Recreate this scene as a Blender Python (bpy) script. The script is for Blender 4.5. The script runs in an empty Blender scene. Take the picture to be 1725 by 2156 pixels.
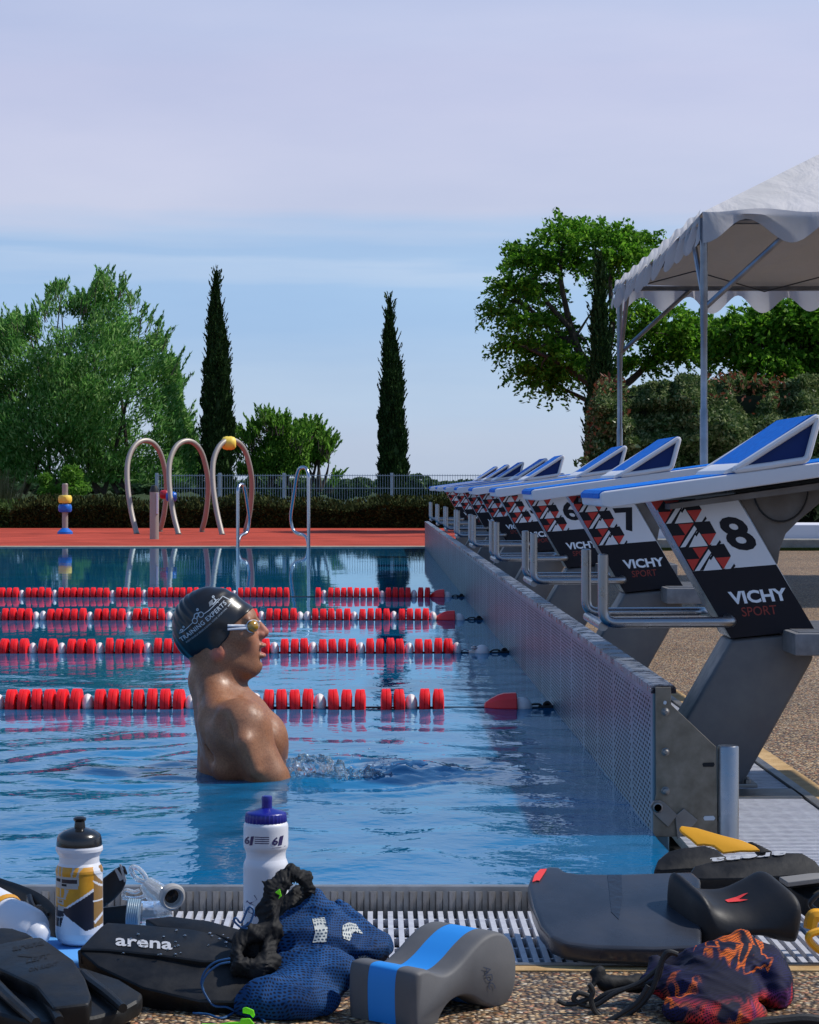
import bpy, bmesh, math, random
import numpy as np
from mathutils import Vector, Matrix
R = math.radians
rng = np.random.default_rng(7)
random.seed(7)
S = bpy.context.scene
COL = S.collection

# ---------------------------------------------------------------- camera
FP, CX, HY, EYE = 4700.0, 790.0, 1022.0, 0.75      # focal in photo pixels, vanishing point, horizon, eye height
cam = bpy.data.cameras.new('camera'); camo = bpy.data.objects.new('camera', cam); COL.objects.link(camo)
cam.sensor_fit = 'HORIZONTAL'; cam.sensor_width = 36.0
cam.lens = 36.0 * FP / 1725.0
cam.shift_x = (862.5 - CX) / 1725.0
cam.shift_y = (HY - 1078.0) / 1725.0
cam.clip_start = 0.1; cam.clip_end = 9000
camo.location = (0, 0, EYE); camo.rotation_euler = (R(90), 0, 0)
S.camera = camo

# ---------------------------------------------------------------- sky, sun, exposure
SUN_EL, SUN_AZ = 50.0, 8.0        # azimuth from +X towards +Y
world = bpy.data.worlds.new('World'); S.world = world; world.use_nodes = True
nt = world.node_tree; nt.nodes.clear()
def wn(t, **k):
    n = nt.nodes.new(t)
    for a, b in k.items(): setattr(n, a, b)
    return n
out = wn('ShaderNodeOutputWorld'); bg1 = wn('ShaderNodeBackground'); bg2 = wn('ShaderNodeBackground'); addw = wn('ShaderNodeAddShader')
sky = wn('ShaderNodeTexSky', sky_type='NISHITA', sun_disc=False)
sky.sun_elevation = R(SUN_EL); sky.sun_rotation = R(90 - SUN_AZ)
nt.links.new(sky.outputs[0], bg1.inputs[0]); bg1.inputs[1].default_value = 0.03
tc = wn('ShaderNodeTexCoord'); sep = wn('ShaderNodeSeparateXYZ'); nt.links.new(tc.outputs['Generated'], sep.inputs[0])
mp = wn('ShaderNodeMapping'); mp.inputs['Scale'].default_value = (2.2, 2.2, 26.0); nt.links.new(tc.outputs['Generated'], mp.inputs[0])
nz = wn('ShaderNodeTexNoise'); nz.inputs['Scale'].default_value = 1.6; nz.inputs['Detail'].default_value = 5.0; nz.inputs['Roughness'].default_value = .5
nt.links.new(mp.outputs[0], nz.inputs[0])
m1 = wn('ShaderNodeMath', operation='MULTIPLY_ADD'); m1.inputs[1].default_value = 0.05; m1.inputs[2].default_value = -0.023
nt.links.new(nz.outputs[0], m1.inputs[0])
m2 = wn('ShaderNodeMath', operation='ADD'); nt.links.new(sep.outputs[2], m2.inputs[0]); nt.links.new(m1.outputs[0], m2.inputs[1])
ramp = wn('ShaderNodeValToRGB'); cr = ramp.color_ramp
def s2l(*c): return tuple(((v / 255) / 12.92 if v / 255 <= .04045 else ((v / 255 + .055) / 1.055) ** 2.4) for v in c)
stops = [(0.0, (164, 183, 211)), (0.02, (164, 183, 213)), (0.045, (156, 182, 216)), (0.075, (134, 170, 214)), (0.090, (138, 172, 214)), (0.097, (162, 184, 216)),
         (0.103, (134, 168, 210)), (0.113, (158, 179, 212)), (0.124, (183, 185, 209)), (0.18, (185, 185, 211)), (0.225, (174, 182, 211)), (0.28, (108, 156, 208)), (0.5, (84, 134, 192)), (1.0, (80, 110, 156))]
while len(cr.elements) < len(stops): cr.elements.new(.5)
for e, (p, c) in zip(cr.elements, stops): e.position = p; e.color = (*s2l(*c), 1)
nt.links.new(m2.outputs[0], ramp.inputs[0])
mp2 = wn('ShaderNodeMapping'); mp2.inputs['Scale'].default_value = (5, 5, 22.0); mp2.inputs['Location'].default_value = (3, 1, 0); nt.links.new(tc.outputs['Generated'], mp2.inputs[0])
nz2 = wn('ShaderNodeTexNoise'); nz2.inputs['Scale'].default_value = 1.3; nz2.inputs['Detail'].default_value = 6.0
nt.links.new(mp2.outputs[0], nz2.inputs[0])
cl = wn('ShaderNodeValToRGB'); cl.color_ramp.elements[0].position = .3; cl.color_ramp.elements[1].position = .75
cl.color_ramp.elements[0].color = (.90, .91, .95, 1); cl.color_ramp.elements[1].color = (1.06, 1.03, 1.01, 1)
nt.links.new(nz2.outputs[0], cl.inputs[0])
mu = wn('ShaderNodeMix', data_type='RGBA', blend_type='MULTIPLY'); mu.inputs[0].default_value = 1.0
nt.links.new(ramp.outputs[0], mu.inputs[6]); nt.links.new(cl.outputs[0], mu.inputs[7])
nt.links.new(mu.outputs[2], bg2.inputs[0]); bg2.inputs[1].default_value = 0.78
nt.links.new(bg1.outputs[0], addw.inputs[0]); nt.links.new(bg2.outputs[0], addw.inputs[1]); nt.links.new(addw.outputs[0], out.inputs[0])

sun = bpy.data.lights.new('sun', 'SUN'); suno = bpy.data.objects.new('sun', sun); COL.objects.link(suno)
sun.energy = 3.6; sun.angle = R(2.0); sun.color = (1.0, .95, .87)
d = Vector((math.cos(R(SUN_EL)) * math.cos(R(SUN_AZ)), math.cos(R(SUN_EL)) * math.sin(R(SUN_AZ)), math.sin(R(SUN_EL))))
suno.rotation_euler = d.to_track_quat('Z', 'Y').to_euler(); suno.location = (6, 3, 12)
S.view_settings.view_transform = 'Standard'; S.view_settings.look = 'None'
S.view_settings.exposure = 0.30; S.view_settings.gamma = 1.0
S.render.resolution_x = 819; S.render.resolution_y = 1024
S.cycles.max_bounces = 8; S.cycles.transparent_max_bounces = 12

# ---------------------------------------------------------------- materials
def hexc(r, g, b): return s2l(r, g, b)
class NB:
    """small node builder"""
    def __init__(s, name):
        s.m = bpy.data.materials.new(name); s.m.use_nodes = True; s.t = s.m.node_tree; s.b = s.t.nodes['Principled BSDF']
        s.tc = s.n('ShaderNodeTexCoord')
    def n(s, t, **k):
        n = s.t.nodes.new(t)
        for a, b in k.items(): setattr(n, a, b)
        return n
    def l(s, a, b): s.t.links.new(a, b)
    def val(s, i, v):
        if v is not None: s.b.inputs[i].default_value = v
    def math(s, op, a, b=None, c=None):
        n = s.n('ShaderNodeMath', operation=op)
        for i, v in enumerate((a, b, c)):
            if v is None: continue
            if isinstance(v, (int, float)): n.inputs[i].default_value = v
            else: s.l(v, n.inputs[i])
        return n.outputs[0]
    def noise(s, scale, detail=4, rough=.55, vec=None, dist=0):
        n = s.n('ShaderNodeTexNoise'); n.inputs['Scale'].default_value = scale; n.inputs['Detail'].default_value = detail
        n.inputs['Roughness'].default_value = rough; n.inputs['Distortion'].default_value = dist
        s.l(vec if vec is not None else s.tc.outputs['Object'], n.inputs['Vector']); return n.outputs[0]
    def ramp(s, fac, stops, interp='LINEAR'):
        r = s.n('ShaderNodeValToRGB'); r.color_ramp.interpolation = interp
        while len(r.color_ramp.elements) < len(stops): r.color_ramp.elements.new(.5)
        for e, (p, c) in zip(r.color_ramp.elements, stops): e.position = p; e.color = (*c, 1) if len(c) == 3 else c
        s.l(fac, r.inputs[0]); return r.outputs[0]
    def mix(s, fac, a, b, blend='MIX'):
        n = s.n('ShaderNodeMix', data_type='RGBA', blend_type=blend)
        for i, v in ((0, fac), (6, a), (7, b)):
            if isinstance(v, (int, float)): n.inputs[i].default_value = v
            elif isinstance(v, tuple): n.inputs[i].default_value = (*v, 1) if len(v) == 3 else v
            else: s.l(v, n.inputs[i])
        return n.outputs[2]
    def bump(s, h, strength=.3, dist=.01, prev=None):
        n = s.n('ShaderNodeBump'); n.inputs['Strength'].default_value = strength; n.inputs['Distance'].default_value = dist
        s.l(h, n.inputs['Height'])
        if prev is not None: s.l(prev, n.inputs['Normal'])
        return n.outputs[0]
    def mapped(s, scale=(1, 1, 1), rot=(0, 0, 0), src='Object'):
        n = s.n('ShaderNodeMapping'); n.inputs['Scale'].default_value = scale; n.inputs['Rotation'].default_value = rot
        s.l(s.tc.outputs[src], n.inputs[0]); return n.outputs[0]
def mat(name, col, rough=.5, metal=0., spec=None, var=None, bump=None, coat=0., trans=0., sss=0., alpha=1., ior=None, tint=None, rvar=None):
    k = NB(name)
    k.val('Roughness', rough); k.val('Metallic', metal); k.val('Specular IOR Level', spec); k.val('Coat Weight', coat)
    k.val('Transmission Weight', trans); k.val('Alpha', alpha); k.val('IOR', ior)
    if sss: k.val('Subsurface Weight', sss); k.val('Subsurface Radius', (.012, .004, .002)); k.val('Subsurface Scale', 1.0)
    k.b.inputs['Base Color'].default_value = (*col, 1)
    if var:                       # (scale, other colour, low, high)
        c = k.ramp(k.noise(var[0], 6, .6), [(var[2] if len(var) > 2 else .35, col), (var[3] if len(var) > 3 else .65, var[1])])
        k.l(c, k.b.inputs['Base Color'])
    if rvar:
        c = k.ramp(k.noise(rvar[0], 5, .6), [(.3, (rvar[1],) * 3), (.7, (rvar[2],) * 3)]); k.l(c, k.b.inputs['Roughness'])
    if bump: k.l(k.bump(k.noise(bump[0], 4, .6), bump[1], bump[2]), k.b.inputs['Normal'])
    return k.m

# ---------------------------------------------------------------- geometry helpers
WL = {}          # world location of every object we make
def wpos(o): return WL[o.name] if o is not None else np.zeros(3)
def tag(o, label=None, cat=None, group=None, kind=None):
    if label: o['label'] = label
    if cat: o['category'] = cat
    if group: o['group'] = group
    if kind: o['kind'] = kind
    return o
def empty(name, loc, label, cat, group=None):
    o = bpy.data.objects.new(name, None); COL.objects.link(o); o.location = loc; o.empty_display_size = .1
    WL[o.name] = np.array(loc, float); return tag(o, label, cat, group)
def meshdata(name, V, F, FM=None, smooth=False, sharp=35):
    me = bpy.data.meshes.new(name)
    if isinstance(F, np.ndarray):
        n, k = F.shape
        me.vertices.add(len(V)); me.vertices.foreach_set('co', np.asarray(V, np.float32).ravel())
        me.loops.add(n * k); me.loops.foreach_set('vertex_index', F.astype(np.int32).ravel())
        me.polygons.add(n); me.polygons.foreach_set('loop_start', np.arange(0, n * k, k, dtype=np.int32))
        me.polygons.foreach_set('loop_total', np.full(n, k, np.int32))
    else: me.from_pydata([tuple(map(float, v)) for v in V], [], [tuple(int(i) for i in f) for f in F])
    if FM is not None: me.polygons.foreach_set('material_index', np.array(FM, np.int32))
    me.update(calc_edges=True)
    if smooth:
        me.polygons.foreach_set('use_smooth', np.ones(len(me.polygons), bool))
        if sharp: me.set_sharp_from_angle(angle=R(sharp))
    return me
def OBJ(name, V, F, m, parent=None, smooth=False, sharp=35, FM=None, origin=None, fix=True):
    V = np.asarray(V, float)
    if origin is not None: c = np.array(origin, float)
    else:
        lo, hi = V.min(0), V.max(0); c = (lo + hi) / 2
        if parent is None: c[2] = lo[2]
    me = meshdata(name, V - c, F, FM, False)
    if fix:
        b = bmesh.new(); b.from_mesh(me); bmesh.ops.recalc_face_normals(b, faces=b.faces); b.to_mesh(me); b.free()
    if smooth:
        me.polygons.foreach_set('use_smooth', np.ones(len(me.polygons), bool))
        if sharp: me.set_sharp_from_angle(angle=R(sharp))
    for x in (m if isinstance(m, (list, tuple)) else [m]): me.materials.append(x)
    o = bpy.data.objects.new(name, me); COL.objects.link(o)
    if parent is not None: o.parent = parent
    o.location = c - wpos(parent); WL[o.name] = c
    return o
class MB:
    def __init__(s): s.V = []; s.F = []; s.M = []; s.n = 0
    def add(s, V, F, mi=0):
        V = np.asarray(V, float)
        s.V.append(V); s.F += [tuple(int(i) + s.n for i in f) for f in F]; s.M += [mi] * len(F); s.n += len(V); return s
    def box(s, lo, hi, mi=0, bevel=0):
        x0, y0, z0 = lo; x1, y1, z1 = hi
        V = [(x, y, z) for z in (z0, z1) for y in (y0, y1) for x in (x0, x1)]
        F = [(0, 2, 3, 1), (4, 5, 7, 6), (0, 1, 5, 4), (2, 6, 7, 3), (0, 4, 6, 2), (1, 3, 7, 5)]
        if bevel: V, F = bev(V, F, bevel)
        return s.add(V, F, mi)
    def tube(s, P, r, n=12, mi=0, closed=False, cap=True):
        return s.add(*tube(P, r, n, closed, cap), mi)
    def lathe(s, prof, c=(0, 0, 0), n=32, axis=2, mi=0):
        return s.add(*lathe(prof, c, n, axis), mi)
    def prism(s, P2, fn, mi=0, bevel=0, seg=2):
        """P2: outline; fn(u, v, side) -> xyz, side 0/1"""
        V = [fn(u, v, 0) for u, v in P2] + [fn(u, v, 1) for u, v in P2]; n = len(P2)
        F = [tuple(range(n)), tuple(range(2 * n - 1, n - 1, -1))] + [(i, i + n, (i + 1) % n + n, (i + 1) % n) for i in range(n)]
        if bevel: V, F = bev(V, F, bevel, seg)
        return s.add(V, F, mi)
    def build(s, name, m, parent=None, smooth=False, sharp=35, origin=None, fix=True):
        return OBJ(name, np.concatenate(s.V), s.F, m, parent, smooth, sharp, s.M, origin, fix)
def bev(V, F, w, seg=2, ang=20):
    b = bmesh.new(); vs = [b.verts.new(tuple(map(float, v))) for v in V]
    for f in F: b.faces.new([vs[i] for i in f])
    bmesh.ops.recalc_face_normals(b, faces=b.faces)
    es = [e for e in b.edges if len(e.link_faces) == 2 and e.calc_face_angle(0) > R(ang)]
    bmesh.ops.bevel(b, geom=es, offset=w, segments=seg, profile=.6, affect='EDGES', clamp_overlap=True)
    b.verts.index_update(); V2 = [tuple(v.co) for v in b.verts]; F2 = [tuple(v.index for v in f.verts) for f in b.faces]; b.free()
    return V2, F2
def tube(P, r, n=12, closed=False, cap=True, flat=None):
    P = np.asarray(P, float); m = len(P); r = np.full(m, r) if np.isscalar(r) else np.asarray(r, float)
    T = np.zeros_like(P)
    for i in range(m):
        a = P[(i - 1) % m] if (closed or i > 0) else P[i]; b = P[(i + 1) % m] if (closed or i < m - 1) else P[i]
        t = b - a; T[i] = t / (np.linalg.norm(t) + 1e-12)
    N = np.cross(T[0], (0, 0, 1)); N = N if np.linalg.norm(N) > .1 else np.cross(T[0], (0, 1, 0)); N /= np.linalg.norm(N)
    V = []; a = np.linspace(0, 2 * np.pi, n, endpoint=False)
    for i in range(m):
        N = N - T[i] * N.dot(T[i]); N /= np.linalg.norm(N) + 1e-12; B = np.cross(T[i], N)
        if flat is not None: ring = P[i] + flat[0] * r[i] * np.cos(a)[:, None] * N + flat[1] * r[i] * np.sin(a)[:, None] * B
        else: ring = P[i] + r[i] * (np.cos(a)[:, None] * N + np.sin(a)[:, None] * B)
        V.append(ring)
    F = []
    for i in range(m if closed else m - 1):
        j = (i + 1) % m
        F += [(i * n + k, i * n + (k + 1) % n, j * n + (k + 1) % n, j * n + k) for k in range(n)]
    if cap and not closed: F += [tuple(range(n - 1, -1, -1)), tuple(range((m - 1) * n, m * n))]
    return np.concatenate(V), F
def lathe(prof, c=(0, 0, 0), n=32, axis=2):
    V = []; F = []; m = len(prof); a = np.linspace(0, 2 * np.pi, n, endpoint=False)
    for r, h in prof:
        r = max(r, 1e-5); u, v = r * np.cos(a), r * np.sin(a); w = np.full(n, h)
        V.append(np.stack({2: (u, v, w), 0: (w, u, v), 1: (u, w, v)}[axis], 1) + np.array(c))
    for i in range(m - 1): F += [(i * n + k, i * n + (k + 1) % n, (i + 1) * n + (k + 1) % n, (i + 1) * n + k) for k in range(n)]
    F += [tuple(range(n)), tuple(range((m - 1) * n, m * n))]
    return np.concatenate(V), F
def fillet(P, r, seg=6):
    P = [np.array(p, float) for p in P]; out = [P[0]]
    for i in range(1, len(P) - 1):
        a, b, c = P[i - 1], P[i], P[i + 1]; u, v = a - b, c - b; lu, lv = np.linalg.norm(u), np.linalg.norm(v)
        k = min(r, lu * .49, lv * .49); p, q = b + u / lu * k, b + v / lv * k
        for t in np.linspace(0, 1, seg + 1): out.append((1 - t) ** 2 * p + 2 * t * (1 - t) * b + t * t * q)
    return np.array(out + [P[-1]])
def spline(P, n=8, closed=False):
    P = np.array(P, float); m = len(P); out = []
    for i in range(m if closed else m - 1):
        g = lambda k: P[k % m] if closed else P[min(max(k, 0), m - 1)]
        a, b, c, d_ = g(i - 1), g(i), g(i + 1), g(i + 2)
        for t in np.linspace(0, 1, n, endpoint=False):
            out.append(.5 * ((2 * b) + (-a + c) * t + (2 * a - 5 * b + 4 * c - d_) * t * t + (-a + 3 * b - 3 * c + d_) * t ** 3))
    if not closed: out.append(P[-1])
    return np.array(out)
def W(px, py, Y): return np.array(((px - CX) * Y / FP, Y, EYE - (py - HY) * Y / FP))   # a photo pixel at depth Y
def G(px, py, z=0.): Y = FP * (EYE - z) / (py - HY); return np.array(((px - CX) * Y / FP, Y, z))
def PL(px, py, Y0, z0, a):      # a photo pixel on the plane z = z0 + a (Y - Y0)
    Y = (EYE - z0 + a * Y0) / (a + (py - HY) / FP); return W(px, py, Y)
_tc = {}
def text(s, size=1., off=0., shear=0., sp=1., res=3):
    """flat text mesh, lower left at 0,0; returns verts (n,2), faces, width"""
    key = (s, off, shear, sp, res)
    if key not in _tc:
        c = bpy.data.curves.new('t', 'FONT'); c.body = s; c.size = 1; c.offset = off; c.shear = shear; c.space_character = sp; c.resolution_u = res
        o = bpy.data.objects.new('t', c); COL.objects.link(o); bpy.context.view_layer.update()
        me = bpy.data.meshes.new_from_object(o.evaluated_get(bpy.context.evaluated_depsgraph_get()))
        V = np.zeros(len(me.vertices) * 3); me.vertices.foreach_get('co', V); V = V.reshape(-1, 3)[:, :2]
        F = [tuple(p.vertices) for p in me.polygons]
        bpy.data.objects.remove(o); bpy.data.curves.remove(c); bpy.data.meshes.remove(me)
        V = V - V.min(0) * np.array([1, 0]); _tc[key] = (V, F)
    V, F = _tc[key]; return V * size, F, V[:, 0].max() * size
# ---- implicit surfaces
def ell(p, c, r, k=0):
    x, y, z = (p[0] - c[0]) / r[0], (p[1] - c[1]) / r[1], (p[2] - c[2]) / r[2]
    k0 = np.sqrt(x * x + y * y + z * z) + 1e-9; k1 = np.sqrt((x / r[0]) ** 2 + (y / r[1]) ** 2 + (z / r[2]) ** 2) + 1e-9
    return k0 * (k0 - 1) / k1
def caps(p, a, b, ra, rb):
    a = np.array(a, float); b = np.array(b, float); d = b - a; L = d.dot(d)
    t = np.clip(((p[0] - a[0]) * d[0] + (p[1] - a[1]) * d[1] + (p[2] - a[2]) * d[2]) / L, 0, 1)
    return np.sqrt((p[0] - a[0] - t * d[0]) ** 2 + (p[1] - a[1] - t * d[1]) ** 2 + (p[2] - a[2] - t * d[2]) ** 2) - (ra + (rb - ra) * t)
def smin(a, b, k):
    h = np.maximum(k - np.abs(a - b), 0) / k; return np.minimum(a, b) - h * h * k * .25
def smax(a, b, k): return -smin(-a, -b, k)
def nets(fn, lo, hi, h):
    lo = np.array(lo, float); n = np.ceil((np.array(hi) - lo) / h).astype(int) + 1
    ax = [(lo[i] + np.arange(n[i]) * h).astype(np.float32) for i in range(3)]
    Fv = fn((ax[0][:, None, None], ax[1][None, :, None], ax[2][None, None, :])) + np.zeros(tuple(n), np.float32)
    ins = Fv < 0; cs = tuple(n - 1)
    acc = np.zeros(cs + (3,), np.float32); cnt = np.zeros(cs, np.float32)
    import itertools
    for a in range(3):
        o1, o2 = [i for i in range(3) if i != a]
        for u, v in itertools.product((0, 1), (0, 1)):
            s0 = [None] * 3; s0[o1] = slice(u, u + cs[o1]); s0[o2] = slice(v, v + cs[o2]); s1 = list(s0)
            s0[a] = slice(0, cs[a]); s1[a] = slice(1, cs[a] + 1)
            f0, f1 = Fv[tuple(s0)], Fv[tuple(s1)]; m = (f0 < 0) != (f1 < 0)
            t = f0[m] / (f0[m] - f1[m]); q = np.zeros((len(t), 3), np.float32); q[:, a] = t; q[:, o1] = u; q[:, o2] = v
            acc[m] += q; cnt[m] += 1
    act = cnt > 0; idx = -np.ones(cs, np.int64); idx[act] = np.arange(act.sum())
    V = (np.argwhere(act) + acc[act] / cnt[act][:, None]) * h + lo
    F = []
    for a in range(3):
        o1, o2 = (a + 1) % 3, (a + 2) % 3
        s0 = [slice(1, cs[i]) for i in range(3)]; s0[a] = slice(0, cs[a]); s1 = list(s0); s1[a] = slice(1, cs[a] + 1)
        A, B = ins[tuple(s0)], ins[tuple(s1)]
        for flag, m in ((0, A & ~B), (1, ~A & B)):
            e = np.argwhere(m); 
            if len(e) == 0: continue
            off = np.ones(3, int); off[a] = 0; e = e + off
            d1 = np.zeros(3, int); d1[o1] = 1; d2 = np.zeros(3, int); d2[o2] = 1
            q = [idx[tuple((e - d1 - d2).T)], idx[tuple((e - d2).T)], idx[tuple(e.T)], idx[tuple((e - d1).T)]]
            q = np.stack(q, 1); F.append(q if flag == 0 else q[:, ::-1])
    return V, np.concatenate(F)
def leaves(C, D, l, w, curl=.15):
    """leaf quads: centres C, directions D"""
    n = len(C); D = D / (np.linalg.norm(D, axis=1, keepdims=True) + 1e-9)
    Q = rng.normal(size=(n, 3)); Nn = np.cross(D, Q); Nn /= np.linalg.norm(Nn, axis=1, keepdims=True) + 1e-9; U = np.cross(D, Nn)
    l = (l * rng.uniform(.6, 1.3, n))[:, None]; w = (w * rng.uniform(.7, 1.2, n))[:, None]
    V = np.stack([C - D * l * .5, C + Nn * w * .5 + U * w * curl, C + D * l * .5, C - Nn * w * .5 + U * w * curl], 1).reshape(-1, 3)
    return V, np.arange(4 * n).reshape(n, 4)
def fnoise(P, sc, seed=0):
    r = np.random.default_rng(seed); s = 0
    for i in range(9):
        k = r.normal(size=3); k /= np.linalg.norm(k); s = s + np.sin((P @ k) * sc * r.uniform(.6, 1.8) + r.uniform(0, 6.3))
    return s / 3.2
# ================================================================ SETTING
Z0 = -0.04                     # deck level; water surface at z = 0
YN, YF, XW = 4.19, 26.9, 0.60  # near lip, far edge of the pool, face of the end wall

# ---- water
def k_water():
    k = NB('pool_water'); k.val('Roughness', .015); k.val('IOR', 1.33)
    n1 = k.noise(2.2, 3, .5)
    k.l(k.ramp(n1, [(.3, (.003, .090, .20)), (.7, (.004, .128, .29))]), k.b.inputs['Base Color'])
    k.b.inputs['Specular Tint'].default_value = (.28, .70, 1.0, 1)
    geo = k.n('ShaderNodeNewGeometry'); sp = k.n('ShaderNodeSeparateXYZ'); k.l(geo.outputs['Position'], sp.inputs[0])
    mr = k.n('ShaderNodeMapRange'); k.l(sp.outputs[1], mr.inputs[0]); mr.inputs[1].default_value = 5; mr.inputs[2].default_value = 13
    mr.inputs[3].default_value = .8; mr.inputs[4].default_value = .05
    a = k.noise(9, 3, .5, vec=k.mapped((1, .8, 1))); b = k.noise(34, 2, .5)
    h = k.math('MULTIPLY', k.math('ADD', a, k.math('MULTIPLY', b, .16)), mr.outputs[0])
    bn = k.bump(h, .5, .012); k.l(bn, k.b.inputs['Normal']); k.val('Specular IOR Level', 0.0)
    fr = k.n('ShaderNodeFresnel'); fr.inputs[0].default_value = 1.33; k.l(bn, fr.inputs['Normal'])
    gl = k.n('ShaderNodeBsdfGlossy'); gl.inputs['Color'].default_value = (.68, .90, 1.0, 1); gl.inputs['Roughness'].default_value = .02; k.l(bn, gl.inputs['Normal'])
    ms = k.n('ShaderNodeMixShader'); k.l(fr.outputs[0], ms.inputs[0]); k.l(k.b.outputs[0], ms.inputs[1]); k.l(gl.outputs[0], ms.inputs[2]); k.l(ms.outputs[0], k.t.nodes['Material Output'].inputs[0])
    return k.m
xs = np.concatenate([np.linspace(-26, -6, 40, endpoint=False), np.arange(-6, XW + .001, .02)]); xs[-1] = XW
ys = [YN]
while ys[-1] < YF: ys.append(ys[-1] + .011 * (ys[-1] / 4.2) ** 1.6)
ys[-1] = YF; ys = np.array(ys)
X, Y = np.meshgrid(xs, ys); SWX, SWY = -.33, 5.92
env = np.interp(Y, [4.2, 5.2, 7.2, 9, 12, 16, 27], [.48, .60, .36, .13, .06, .03, .018]) * np.clip((X + 8) / 2, 0, 1)
H = np.zeros_like(X); wr = np.random.default_rng(3)
for lam, amp in [(1.1, .0036), (.75, .0030), (.55, .0026), (.40, .0020), (.30, .0015), (.22, .0010), (.16, .0008), (.12, .0005)]:
    for j in range(3):
        th = wr.uniform(0, 6.28); l = lam * wr.uniform(.8, 1.2); kx, ky = 2 * np.pi / l * math.cos(th), 2 * np.pi / l * math.sin(th)
        ph = kx * X + ky * Y + wr.uniform(0, 6.28) + .8 * np.sin(1.7 * X + 2.3 * Y + j + lam * 9)
        H += amp * np.sin(ph) * np.clip(.35 + .65 * np.sin(.9 * X * (j + 1) + 1.3 * Y + lam * 20), .05, 1)
H *= env
rr = np.hypot(X - SWX, (Y - SWY)) + 1e-6
th_ = np.arctan2(Y - SWY, X - SWX); ring = .0062 * np.sin(2 * np.pi * rr / (.27 + .05 * np.sin(2 * th_ + 1)) - 1.0 + 1.3 * np.sin(3 * th_) + .9 * np.sin(7 * th_ + 9 * rr)) * np.exp(-((rr - .42) / .26) ** 2) * (.55 + .45 * np.sin(2 * th_ + 4 * rr))
H += ring
# churned water in front of the chest
cx_, cy_ = -.02, 5.85
q = (np.where(X > cx_, (X - cx_) / .42, (X - cx_) / .16)) ** 2 + ((Y - cy_) / .15) ** 2
P3 = np.stack([X, Y, 0 * X], -1).reshape(-1, 3)
ch = (fnoise(P3, 60, 5) * .6 + fnoise(P3, 130, 6) * .4).reshape(X.shape)
H += np.exp(-q) * (.004 + .017 * np.abs(ch))
H += np.exp(-(rr / .42) ** 2) * (.0028 * fnoise(P3, 26, 12) + .0022 * fnoise(P3, 48, 13)).reshape(X.shape)
H *= np.clip((Y - YN) / .35, .12, 1)
V = np.stack([X, Y, H], -1).reshape(-1, 3); nx, ny = len(xs), len(ys)
i = np.arange((ny - 1) * (nx - 1)); r_, c_ = i // (nx - 1), i % (nx - 1)
F = np.stack([r_ * nx + c_, r_ * nx + c_ + 1, (r_ + 1) * nx + c_ + 1, (r_ + 1) * nx + c_], 1)
M_water = k_water()
me = meshdata('pool_water', V, F, None, True, 0); me.materials.append(M_water)
wo = bpy.data.objects.new('pool_water', me); COL.objects.link(wo); tag(wo, kind='structure'); WL[wo.name] = np.zeros(3)

# droplets thrown up at the chest
mb = MB(); dr = np.random.default_rng(11)
for j in range(70):
    x, y = dr.normal(cx_ - .02, .10), dr.normal(cy_, .06); z = abs(dr.normal(0, .018)) + .012; r = dr.uniform(.0010, .0034)
    mb.lathe([(0, -r), (r * .8, -r * .6), (r, 0), (r * .8, r * .6), (0, r)], (x, y, z), 6)
M_drop = mat('splash_water', (.75, .85, .92), .03, trans=.6, ior=1.33)
o = mb.build('splash_droplets', M_drop, smooth=True, sharp=0); tag(o, 'fine white droplets of splash in front of the swimmer chest', 'splash', kind='stuff')

# ---- aggregate deck, tan edging, red ground, grass
def k_aggregate():
    k = NB('exposed_aggregate'); k.val('Roughness', .62); k.val('Specular IOR Level', .35)
    v = k.n('ShaderNodeTexVoronoi'); v.inputs['Scale'].default_value = 105; v.inputs['Randomness'].default_value = .95
    nzv = k.n('ShaderNodeTexNoise'); nzv.inputs['Scale'].default_value = 60; k.l(k.tc.outputs['Object'], nzv.inputs[0])
    mx = k.n('ShaderNodeMix', data_type='VECTOR'); mx.inputs[0].default_value = .012; k.l(k.tc.outputs['Object'], mx.inputs[4]); k.l(nzv.outputs[1], mx.inputs[5])
    k.l(mx.outputs[1], v.inputs['Vector'])
    sp = k.n('ShaderNodeSeparateColor'); k.l(v.outputs['Color'], sp.inputs[0])
    c = k.ramp(sp.outputs[0], [(0, (.13, .08, .05)), (.16, (.36, .20, .09)), (.34, (.50, .33, .17)), (.52, (.24, .18, .13)), (.64, (.60, .44, .26)), (.78, (.32, .27, .21)), (.90, (.50, .22, .12)), (.96, (.72, .60, .46))], 'CONSTANT')
    edge = k.ramp(v.outputs['Distance'], [(.0, (1, 1, 1)), (.42, (.85, .85, .85)), (.62, (.20, .17, .14))])
    c2 = k.mix(1.0, c, edge, 'MULTIPLY')
    big = k.ramp(k.noise(1.1, 5), [(.3, (.80, .80, .80)), (.7, (1.1, 1.08, 1.05))])
    k.l(k.mix(1.0, c2, big, 'MULTIPLY'), k.b.inputs['Base Color'])
    inv = k.math('MULTIPLY', v.outputs['Distance'], -1.0)
    k.l(k.bump(inv, 1.0, .008), k.b.inputs['Normal']); return k.m
M_agg = k_aggregate()
M_tan = mat('tan_concrete', (.34, .20, .07), .8, var=(14, (.50, .33, .15)), bump=(90, .5, .004))
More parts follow.
